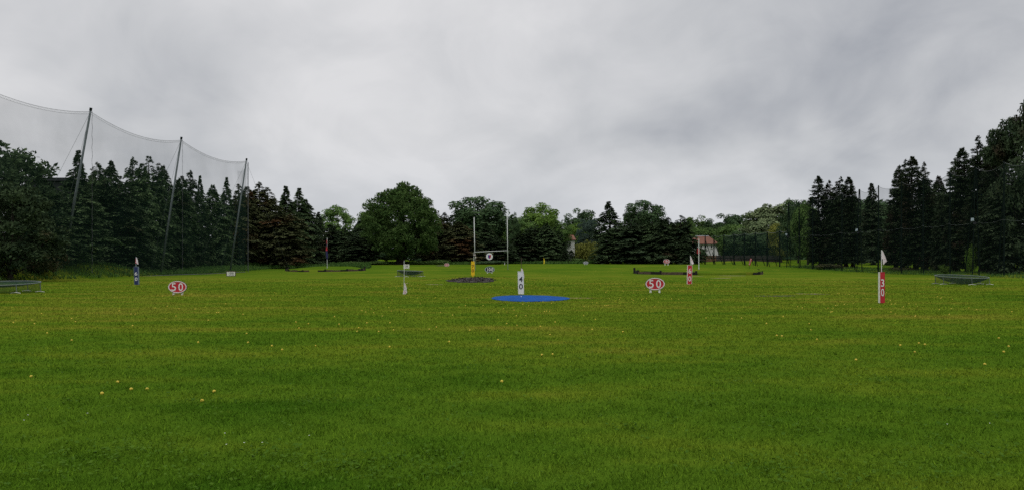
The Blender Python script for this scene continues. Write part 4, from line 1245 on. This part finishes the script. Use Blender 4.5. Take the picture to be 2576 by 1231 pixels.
# ---------------------------------------------------------------- raised greens with timber edging
def raised_green(cx, y0, y1, a, zf, zb, label, seed):
    n = 64; cy = (y0 + y1) / 2; b = (y1 - y0) / 2
    V, Fc = [], []
    R = 14
    V.append((cx, cy, 0))
    for k in range(R):
        t = (k + 1) / R
        for i in range(n):
            an = 2 * PI * i / n; V.append((cx + a * t * math.cos(an), cy + b * t * math.sin(an), 0))
    out = []
    for x, y, _ in V:
        r = math.hypot((x - cx) / a, (y - cy) / b); f = (y - y0) / (y1 - y0)
        zt = zf + (zb - zf) * (f ** .9)
        ex = abs((x - cx) / a)
        zt -= .30 * max(0, ex - .35) ** 2 * (zb)
        zt += .02 * math.sin(x * 1.3) * math.sin(y * .9)
        z = zt
        if r > .86 and f > .45: z = zt + (Tz(x, y) - .05 - zt) * sstep(.86, 1.0, r) * sstep(.45, .7, f)
        out.append((x, y, float(z)))
    for i in range(n): Fc.append((0, 1 + i, 1 + (i + 1) % n))
    for k in range(R - 1):
        for i in range(n):
            p, q = 1 + k * n + i, 1 + k * n + (i + 1) % n
            Fc.append((p, p + n, q + n, q))
    base = 1 + (R - 1) * n; m = len(out)
    out += [(x, y, Tz(x, y) - .1) for x, y, z in out[base:base + n]]
    for i in range(n):
        j = (i + 1) % n
        Fc.append((base + i, m + i, m + j, base + j))
    mb = MB(); mb.v = out; mb.f = Fc
    o = mb.build('raised_green', M['turf'], None, (cx, cy, 0), smooth=True)
    tag(o, kind='structure')
    def top(x, y):
        f = (y - y0) / (y1 - y0); zt = zf + (zb - zf) * max(f, 0) ** .9
        return zt - .30 * max(0, abs((x - cx) / a) - .35) ** 2 * zb
    return cx, cy, a, b, top

def edging(g, a0, a1, label, group, skip=(), n=7, hgt=.32, end_posts=0):
    cx, cy, a, b, top = g
    pts = []
    for k in range(n + 1):
        an = math.radians(a0 + (a1 - a0) * k / n)
        x = cx + a * 1.012 * math.cos(an); y = cy + b * 1.012 * math.sin(an) - .05
        pts.append((x, y))
    xm, ym = pts[n // 2]
    r = empty('timber_edging', (xm, ym, Tz(xm, ym)), label, 'edging', group)
    rg = random.Random(int(a0))
    for k in range(n):
        (xa, ya), (xb, yb) = pts[k], pts[k + 1]
        L = math.hypot(xb - xa, yb - ya); rot = math.atan2(yb - ya, xb - xa)
        xc, yc = (xa + xb) / 2, (ya + yb) / 2; z = Tz(xc, yc)
        zt = z + hgt * rg.uniform(.62, 1.08)
        MB().box((xc, yc, (z - .05 + zt) / 2), (L * .98, .07, zt - z + .05), 1, rot).build('board', M['timber' if k % 3 else 'timber_dark'], r)
    for k in range(0, n + 1):
        if k == end_posts or k % 3 == 1:
            x, y = pts[k]; z = Tz(x, y)
            hh = hgt * (1.75 if k == end_posts else 1.12)
            MB().box((x, y - .09, z + hh / 2 - .05), (.22, .16, hh + .1)).build('post', M['timber_dark'], r)
    return r
gR = raised_green(at(1755, 93), 83.8, 104.5, 7.25, .20, 1.02, 'right', 3)
edging(gR, 181, 252, 'rough timber boards holding up the left front of the right green', 'timber edging of the raised greens', n=7, hgt=.40)
edging(gR, 306, 357, 'low timber boards along the right front of the right green', 'timber edging of the raised greens', n=5, hgt=.30, end_posts=5)
gL = raised_green(at(820, 108), 102.0, 115.0, 5.25, .12, .80, 'left', 4)
edging(gL, 182, 262, 'dark low boards along the left front of the left green', 'timber edging of the raised greens', n=8, hgt=.22)
edging(gL, 274, 357, 'old timber boards along the right front of the left green', 'timber edging of the raised greens', n=8, hgt=.30, end_posts=8)

def gz(g, x, y):
    return g[4](x, y)
# flag on the left green
D = 108.5; x = at(823, D)
e = flag_pole(x, D, gz(gL, x, D), zz(597.5, D), .036, 'postwhite', 'tall pole with a limp red and navy flag on the left green')
W_ = lambda px: at(px, D)
cloth(e, [P2(821.8, 603, D), P2(821.0, 612, D), P2(820.6, 620, D), P2(823.4, 620, D), P2(823.6, 610, D), P2(823.2, 603, D)], D - .09, 'flag_red')
cloth(e, [P2(821.4, 612.5, D), P2(821.3, 619.5, D), P2(823.0, 619.5, D), P2(823.0, 612.5, D)], D - .16, 'flag_navy', 'navy_stripe')
cloth(e, [P2(820.6, 620, D), P2(819.6, 629.5, D), P2(824.4, 629.5, D), P2(823.8, 620, D)], D - .09, 'flag_red', 'red_band')
cloth(e, [P2(819.6, 629.5, D), P2(820.0, 640, D), P2(821.8, 650, D), P2(824.6, 651, D), P2(825.6, 641, D), P2(824.4, 629.5, D)], D - .09, 'flag_navy', 'navy_band')
# pole and flag on the right green
D = 91.0; x = at(1758, D)
e = flag_pole(x, D, gz(gR, x, D), zz(599.5, D), .050, 'postwhite', 'tall white pole with a limp red flag on the right green')
cloth(e, [P2(1757.6, 621, D), P2(1754.6, 626, D), P2(1753.6, 635, D), P2(1756, 637.5, D), P2(1761, 636.5, D), P2(1761.6, 629, D), P2(1759.4, 621, D)], D + .12, 'flag_red')
cloth(e, [P2(1757.4, 612, D), P2(1756.4, 621, D), P2(1759.8, 621, D), P2(1758.8, 612, D)], D + .12, 'flag_navy', 'dark_band')
# tilted red banner
D = 99.0; x0_, x1_ = at(1882.8, D), at(1888.6, D)
bz = gz(gR, x0_, D) if abs(x0_ - gR[0]) < 7 else Tz(x0_, D)
bn = empty('feather_banner', (x0_, D, bz), 'tilted red banner with white lettering right of the right green', 'banner')
MB().tube([(x0_, D, bz - .1), (at(1889.4, D), D, zz(647, D))], .02, 6).build('pole', M['pole_dark'], bn)
cl = cloth(bn, [P2(1888.8, 647.2, D), P2(1885.2, 655, D), P2(1882.8, 665.5, D), P2(1887.2, 666, D), P2(1889.4, 658, D), P2(1891.8, 652, D)], D - .04, 'flag_red', wav=.03)
mb = MB()
for i in range(5):
    f = i / 4; px, py = 1888.6 - 4.2 * f, 650.5 + 12.5 * f
    mb.slab([P2(px - 1.0, py + .9, D), P2(px + 1.0, py + .6, D), P2(px + 1.1, py - .6, D), P2(px - .7, py - .5, D)], D - .11, D - .10)
mb.build('lettering', M['flag_white'], cl)
MB().box((x0_, D - .05, bz + .08), (.5, .4, .16), .8).build('base', M['black'], bn)

# ---------------------------------------------------------------- round ball baskets
def basket(px, D, R0, zr, tilt, deep, label, skirt, shift=0):
    x = at(px, D); zb = Tz(x, D)
    r = empty('target_basket', (x, D, zb), label, 'net basket', 'round chipping net baskets')
    n = 40
    ring = [(x + R0 * math.cos(2 * PI * k / n), D + R0 * math.sin(2 * PI * k / n), zb + zr + tilt * math.sin(2 * PI * k / n) + shift * math.cos(2 * PI * k / n)) for k in range(n)]
    MB().tube(ring, .022, 6, closed=True).build('rim', M['tube'], r, smooth=True)
    G = 9; V = list(ring)
    for j in range(1, G + 1):
        t = 1 - j / G
        for k in range(n):
            px_, py_, pz_ = ring[k]
            V.append((x + (px_ - x) * t, D + (py_ - D) * t, pz_ * t + (zb + zr) * (1 - t) - deep * (1 - t * t) ** .8))
    mb = MB(); mb.v = V
    mb.f = [(j * n + k, j * n + (k + 1) % n, (j + 1) * n + (k + 1) % n, (j + 1) * n + k) for j in range(G) for k in range(n)]
    mb.build('net_bowl', M['basket_net'], r, smooth=True)
    sk = MB(); sk.v = list(ring) + [(a, b, zb + .03 + .05 * math.sin(k * 2.1)) for k, (a, b, c) in enumerate(ring)]
    sk.f = [(k, (k + 1) % n, n + (k + 1) % n, n + k) for k in range(n)]
    sk.build('net_skirt', M['basket_skirt'], r)
    for k in range(6):
        i = int(n * (k + .4) / 6); a, b, c = ring[i]
        MB().tube([(a, b, c + (.05 if k == 4 else 0)), (a + .05, b, zb - .04)], .018, 6).build('leg', M['tube'], r)
        MB().tube([(a - .22, b - .04, zb + .015), (a, b - .02, zb + .05), (a + .24, b - .04, zb + .015)], .014, 5).build('foot', M['cream'], r)
    return r
basket(2419, 50.0, 1.5, .50, .085, .46, 'grey rimmed round net basket standing on the right of the range', True, shift=-.02)
basket(2, 37.0, 1.62, .44, .07, .18, 'grey rimmed round net basket cut off by the left frame edge', True)
basket(1031.6, 75.5, 1.24, .56, .01, .42, 'small round net basket below the 150 board in mid field', True, shift=-.05)

# ---------------------------------------------------------------- golf balls
def ball_mesh(r=.0190):
    import bmesh
    bm = bmesh.new(); bmesh.ops.create_icosphere(bm, subdivisions=3, radius=r)
    me = bpy.data.meshes.new('golf_ball'); bm.to_mesh(me); bm.free()
    me.polygons.foreach_set('use_smooth', [True] * len(me.polygons)); return me
BM = ball_mesh(); BM.materials.append(M['ball'])
A6 = [(437,187),(461,207),(194,197),(210,219),(727,140),(799,160),(826,160),(1073,173),(1190,129),(1270,152),(1322,150),(1334,149),(1270,198),(808,231),(287,276),(437,320),(1209,333),(1505,279),(1513,334),(1658,354),(1721,378),(1823,246),(1880,219),(1804,209),(1925,355),(2040,175),(2068,222),(190,543),(622,646),(717,577),(800,620),(897,620),(1306,634),(1233,691),(989,50),(1020,112),(1169,35),(1480,72),(1595,72),(1650,70),(1482,161),(253,157),(83,212),(945,122),(1092,126),(1376,97),(1408,122)]
A7 = [(115,244),(105,266),(236,267),(327,258),(545,253),(588,240),(305,213),(258,173),(303,361),(666,329),(791,259),(964,319),(1017,218),(1079,230),(1222,235),(1282,287),(1312,209),(1538,254),(1725,268),(1232,410),(1297,406),(987,573),(613,150),(687,166),(498,149),(398,151),(726,116),(766,108),(873,108),(966,152),(1018,147),(1062,135),(1055,118),(1115,101),(1151,109),(1246,144),(1260,142),(1279,143),(1133,170),(1076,170),(998,127),(1489,114),(1616,107),(1628,107),(1639,106),(1540,90),(1566,92),(1705,70),(1709,59),(1645,65),(1780,68),(1790,75),(1840,72),(1849,66),(1870,65),(1920,115),(1940,85),(1980,68),(2022,66),(2066,68),(582,60),(619,66),(645,66),(473,60),(572,25),(490,97),(298,121),(313,142),(206,152),(157,147),(134,138),(191,128),(318,72),(171,82),(164,214),(1485,170),(1558,193),(1290,93)]
A8 = [(160,184),(317,190),(376,185),(528,217),(591,291),(622,294),(836,315),(788,219),(798,257),(1074,440),(1344,351),(1458,338),(1494,346),(1433,393),(1859,467),(2005,358),(1974,391),(1944,307),(920,148),(928,145),(933,123),(903,123),(950,108),(963,106),(1002,100),(1022,103),(1056,95),(1117,138),(1163,127),(1145,97),(1287,147),(1313,160),(1290,99),(1282,76),(1312,97),(1362,116),(1397,96),(1438,100),(1436,168),(1434,175),(1582,131),(1654,127),(1643,161),(1762,122),(2024,145),(746,121),(717,115),(183,125),(630,175),(581,57),(455,63),(1123,31),(962,33),(1033,40),(1057,53),(1571,52),(1594,60),(1590,64),(1662,69),(1450,116),(1810,133),(250,84),(18,65),(92,33),(153,41)]
BALLS = [(.4125 * a, 723.6 + .4125 * b) for a, b in A6] + [(855.2 + .4125 * a, 723.6 + .4125 * b) for a, b in A7] + [(1710.3 + .4126 * a, 723.6 + .4126 * b) for a, b in A8]
rb = random.Random(99)
for cx_, cy_, sx, sy, n in [(1015, 717, 30, 6, 36), (1390, 700, 55, 10, 40), (1700, 715, 90, 10, 32), (1860, 708, 80, 8, 26), (1250, 716, 90, 5, 24), (2050, 715, 120, 12, 24), (700, 722, 140, 12, 12), (2400, 712, 90, 10, 14), (900, 705, 120, 8, 12), (1550, 720, 60, 8, 16)]:
    for _ in range(n):
        a, b = rb.gauss(cx_, sx), rb.gauss(cy_, sy)
        if b > 686 and b < 752: BALLS.append((a, b))
SPECIAL = {  # near balls that stand apart
    (987, 573): 'nearest yellow golf ball alone on the dark green turf below the blue mat', (1306, 634): 'lone yellow golf ball low on the left between two clusters of turf weeds',
    (622, 646): 'lowest left yellow golf ball beneath the row of three on the left turf', (800, 620): 'left yellow golf ball of a close pair on the left foreground turf',
    (897, 620): 'right yellow golf ball of a close pair on the left foreground turf', (717, 577): 'yellow golf ball just above the close pair on the left foreground turf', (190, 543): 'yellow golf ball closest to the left frame edge in the foreground'}
SPW = {(855.2 + .4125 * 987, 723.6 + .4125 * 573): SPECIAL[(987, 573)]}
for k in [(1306, 634), (622, 646), (800, 620), (897, 620), (717, 577), (190, 543)]:
    SPW[(.4125 * k[0], 723.6 + .4125 * k[1])] = SPECIAL[k]
SPW[(855.2 + .4125 * 1232, 723.6 + .4125 * 410)] = 'left yellow golf ball of a pair between blue mat and camera'
SPW[(855.2 + .4125 * 1297, 723.6 + .4125 * 406)] = 'right yellow golf ball of a pair between blue mat and camera'
SPW[(855.2 + .4125 * 303, 723.6 + .4125 * 361)] = 'yellow golf ball alone below the fallen white flag'
SPW[(1710.3 + .4126 * 1859, 723.6 + .4126 * 467)] = 'yellow golf ball nearest the right frame edge in the foreground'
SPW[(1710.3 + .4126 * 1074, 723.6 + .4126 * 440)] = 'pale golf ball alone on the turf left below the red 30 pillar'
SPW[(1710.3 + .4126 * 1433, 723.6 + .4126 * 393)] = 'lowest yellow golf ball of the small group below the red 30 pillar'
pos = []
for (a, b) in BALLS:
    x, y = ground(a, b)
    if ((x - mx) / 1.75) ** 2 + ((y - my) / 2.8) ** 2 < 1 and (a, b) not in SPW: continue
    pos.append((y, x, a, b))
pos.sort()
def sector(a):
    for lim, t in [(420, 'left of the left red 50 sign'), (900, 'right of the left red 50 sign'), (1120, 'around the fallen white flag'),
                   (1240, 'below the soil mound'), (1440, 'around and below the blue mat'), (1620, 'just right of the blue mat'), (1760, 'around the right red 50 sign'),
                   (2000, 'to the right of the red 60 pillar'), (2330, 'around the red 30 pillar'), (9999, 'below the right ball basket')]:
        if a < lim: return t
NEAR = 292
for i, (y, x, a, b) in enumerate(pos[:NEAR]):
    o = bpy.data.objects.new('golf_ball', BM); COL.objects.link(o)
    o.location = (x, y, Tz(x, y) + .011)
    lab = SPW.get((a, b))
    s = 'yellow golf balls lying on the grass'
    t = sector(a)
    tag(o, lab or 'tiny yellow golf ball in the grass ' + t, 'golf ball', s if lab else 'yellow golf balls ' + t)
V, Fc = [], []
import bmesh
bm = bmesh.new()
for (y, x, a, b) in pos[NEAR:]:
    r = bmesh.ops.create_icosphere(bm, subdivisions=1, radius=.019)
    bmesh.ops.translate(bm, verts=r['verts'], vec=(x, y, Tz(x, y) + .028))
for k in range(110):
    a = rb.choice([rb.gauss(1390, 70), rb.gauss(1700, 100), rb.gauss(1850, 60), rb.gauss(1180, 120), rb.gauss(2050, 120)]); b = rb.uniform(678, 690)
    x, y = ground(a, b)
    z = Tz(x, y)
    rgx = math.hypot((x - gR[0]) / gR[2], (y - gR[1]) / gR[3])
    if rgx < .95: z = gz(gR, x, y)
    r = bmesh.ops.create_icosphere(bm, subdivisions=1, radius=.020)
    bmesh.ops.translate(bm, verts=r['verts'], vec=(x, y, z + .03))
me = bpy.data.meshes.new('golf_balls'); bm.to_mesh(me); bm.free()
tag(link('golf_balls', me, M['ball']), 'far yellow golf balls scattered over the landing area', 'golf balls', kind='stuff')
x, y = ground(1311, 747)
o = bpy.data.objects.new('golf_ball', BM.copy()); COL.objects.link(o); o.data.materials[0] = M['ball_white']
o.location = (x, y, Tz(x, y) + .045); tag(o, 'white golf ball resting on the blue mat under the 40 board', 'golf ball')

# ---------------------------------------------------------------- sky, sun, camera
w = bpy.data.worlds.new('World'); SC.world = w; w.use_nodes = True
nt = w.node_tree; N = nt.nodes; L = nt.links
bg = N['Background']; bg.inputs['Strength'].default_value = .1
SUN_EL, SUN_AZ = math.radians(58), math.radians(200)
sky = N.new('ShaderNodeTexSky'); sky.sky_type = 'NISHITA'; sky.sun_disc = False
sky.sun_elevation = SUN_EL; sky.sun_rotation = SUN_AZ
tc = N.new('ShaderNodeTexCoord')
sep = N.new('ShaderNodeSeparateXYZ'); L.new(tc.outputs['Generated'], sep.inputs[0])
def mth(op, a, b=None):
    q = N.new('ShaderNodeMath'); q.operation = op
    for i, s in enumerate((a, b)):
        if s is None: continue
        if isinstance(s, (int, float)): q.inputs[i].default_value = s
        else: L.new(s, q.inputs[i])
    return q.outputs[0]
zc = mth('ADD', mth('MAXIMUM', sep.outputs['Z'], 0.0), .36)
u = mth('DIVIDE', sep.outputs['X'], zc); v = mth('DIVIDE', sep.outputs['Y'], zc)
cmb = N.new('ShaderNodeCombineXYZ'); L.new(u, cmb.inputs[0]); L.new(v, cmb.inputs[1])
SKY_OFF = (17.3, 2.2, 0)
def cloud(scale, detail, rough, off, dist=0.0, rot=0.0, sc=(1, 1, 1)):
    mp = N.new('ShaderNodeMapping'); mp.inputs['Location'].default_value = off; mp.inputs['Rotation'].default_value = (0, 0, rot); mp.inputs['Scale'].default_value = sc
    L.new(cmb.outputs[0], mp.inputs['Vector'])
    n = N.new('ShaderNodeTexNoise'); n.inputs['Scale'].default_value = scale; n.inputs['Detail'].default_value = detail
    n.inputs['Roughness'].default_value = rough; n.inputs['Distortion'].default_value = dist
    L.new(mp.outputs[0], n.inputs['Vector']); return n.outputs['Fac']
c1 = cloud(1.25, 4, .5, SKY_OFF, .6, .5, (1, .8, 1))
c2 = cloud(3.6, 7, .55, (7.3, 2.2, 0), .5, .6, (1, .7, 1))
f = mth('ADD', mth('MULTIPLY', c1, .70), mth('MULTIPLY', c2, .30))
rp = N.new('ShaderNodeValToRGB'); e = rp.color_ramp.elements
e[0].position = .30; e[0].color = (3.7, 3.85, 4.2, 1)
e[1].position = .60; e[1].color = (7.4, 7.36, 7.46, 1)
q = e.new(.44); q.color = (5.6, 5.68, 5.86, 1)
L.new(f, rp.inputs['Fac'])
# an overcast sky is brightest overhead
hzn = N.new('ShaderNodeMapRange'); hzn.interpolation_type = 'SMOOTHSTEP'
hzn.inputs['From Min'].default_value = 0.0; hzn.inputs['From Max'].default_value = .17
L.new(sep.outputs['Z'], hzn.inputs['Value'])
hcol = N.new('ShaderNodeMix'); hcol.data_type = 'RGBA'; hcol.inputs[6].default_value = (.88, .905, .95, 1); hcol.inputs[7].default_value = (1, 1, 1, 1)
L.new(hzn.outputs[0], hcol.inputs['Factor'])
hmul = N.new('ShaderNodeMix'); hmul.data_type = 'RGBA'; hmul.blend_type = 'MULTIPLY'; hmul.inputs['Factor'].default_value = 1
L.new(rp.outputs['Color'], hmul.inputs[6]); L.new(hcol.outputs[2], hmul.inputs[7])
zen = N.new('ShaderNodeMapRange'); zen.interpolation_type = 'SMOOTHSTEP'
zen.inputs['From Min'].default_value = .30; zen.inputs['From Max'].default_value = .85
zen.inputs['To Min'].default_value = 1.0; zen.inputs['To Max'].default_value = 2.3
L.new(sep.outputs['Z'], zen.inputs['Value'])
vm = N.new('ShaderNodeVectorMath'); vm.operation = 'SCALE'
L.new(hmul.outputs[2], vm.inputs[0]); L.new(zen.outputs[0], vm.inputs['Scale'])
mxn = N.new('ShaderNodeMix'); mxn.data_type = 'RGBA'; mxn.inputs['Factor'].default_value = .95
L.new(sky.outputs[0], mxn.inputs[6]); L.new(vm.outputs[0], mxn.inputs[7])
L.new(mxn.outputs[2], bg.inputs['Color'])

sl = bpy.data.lights.new('sun', 'SUN'); sl.energy = .9; sl.angle = math.radians(25); sl.color = (1, .97, .92)
so = bpy.data.objects.new('sun', sl); COL.objects.link(so)
sd = Vector((math.sin(SUN_AZ) * math.cos(SUN_EL), math.cos(SUN_AZ) * math.cos(SUN_EL), math.sin(SUN_EL)))
so.rotation_euler = sd.to_track_quat('Z', 'Y').to_euler(); so.location = (0, -20, 40)

cam = bpy.data.cameras.new('camera'); co = bpy.data.objects.new('camera', cam); COL.objects.link(co)
co.location = (0, 0, CH); co.rotation_euler = (math.radians(90), 0, 0)
cam.sensor_width = 36; cam.lens = 36 * F / 2576; cam.shift_y = (HZ - 615.3) / 2576
cam.clip_start = .1; cam.clip_end = 4000
SC.camera = co
SC.view_settings.view_transform = 'Standard'; SC.view_settings.look = 'None'
SC.view_settings.exposure = 0; SC.view_settings.gamma = 1
SC.render.film_transparent = False
SC.cycles.transparent_max_bounces = 16
SC.cycles.max_bounces = 6
SC.cycles.use_denoising = False
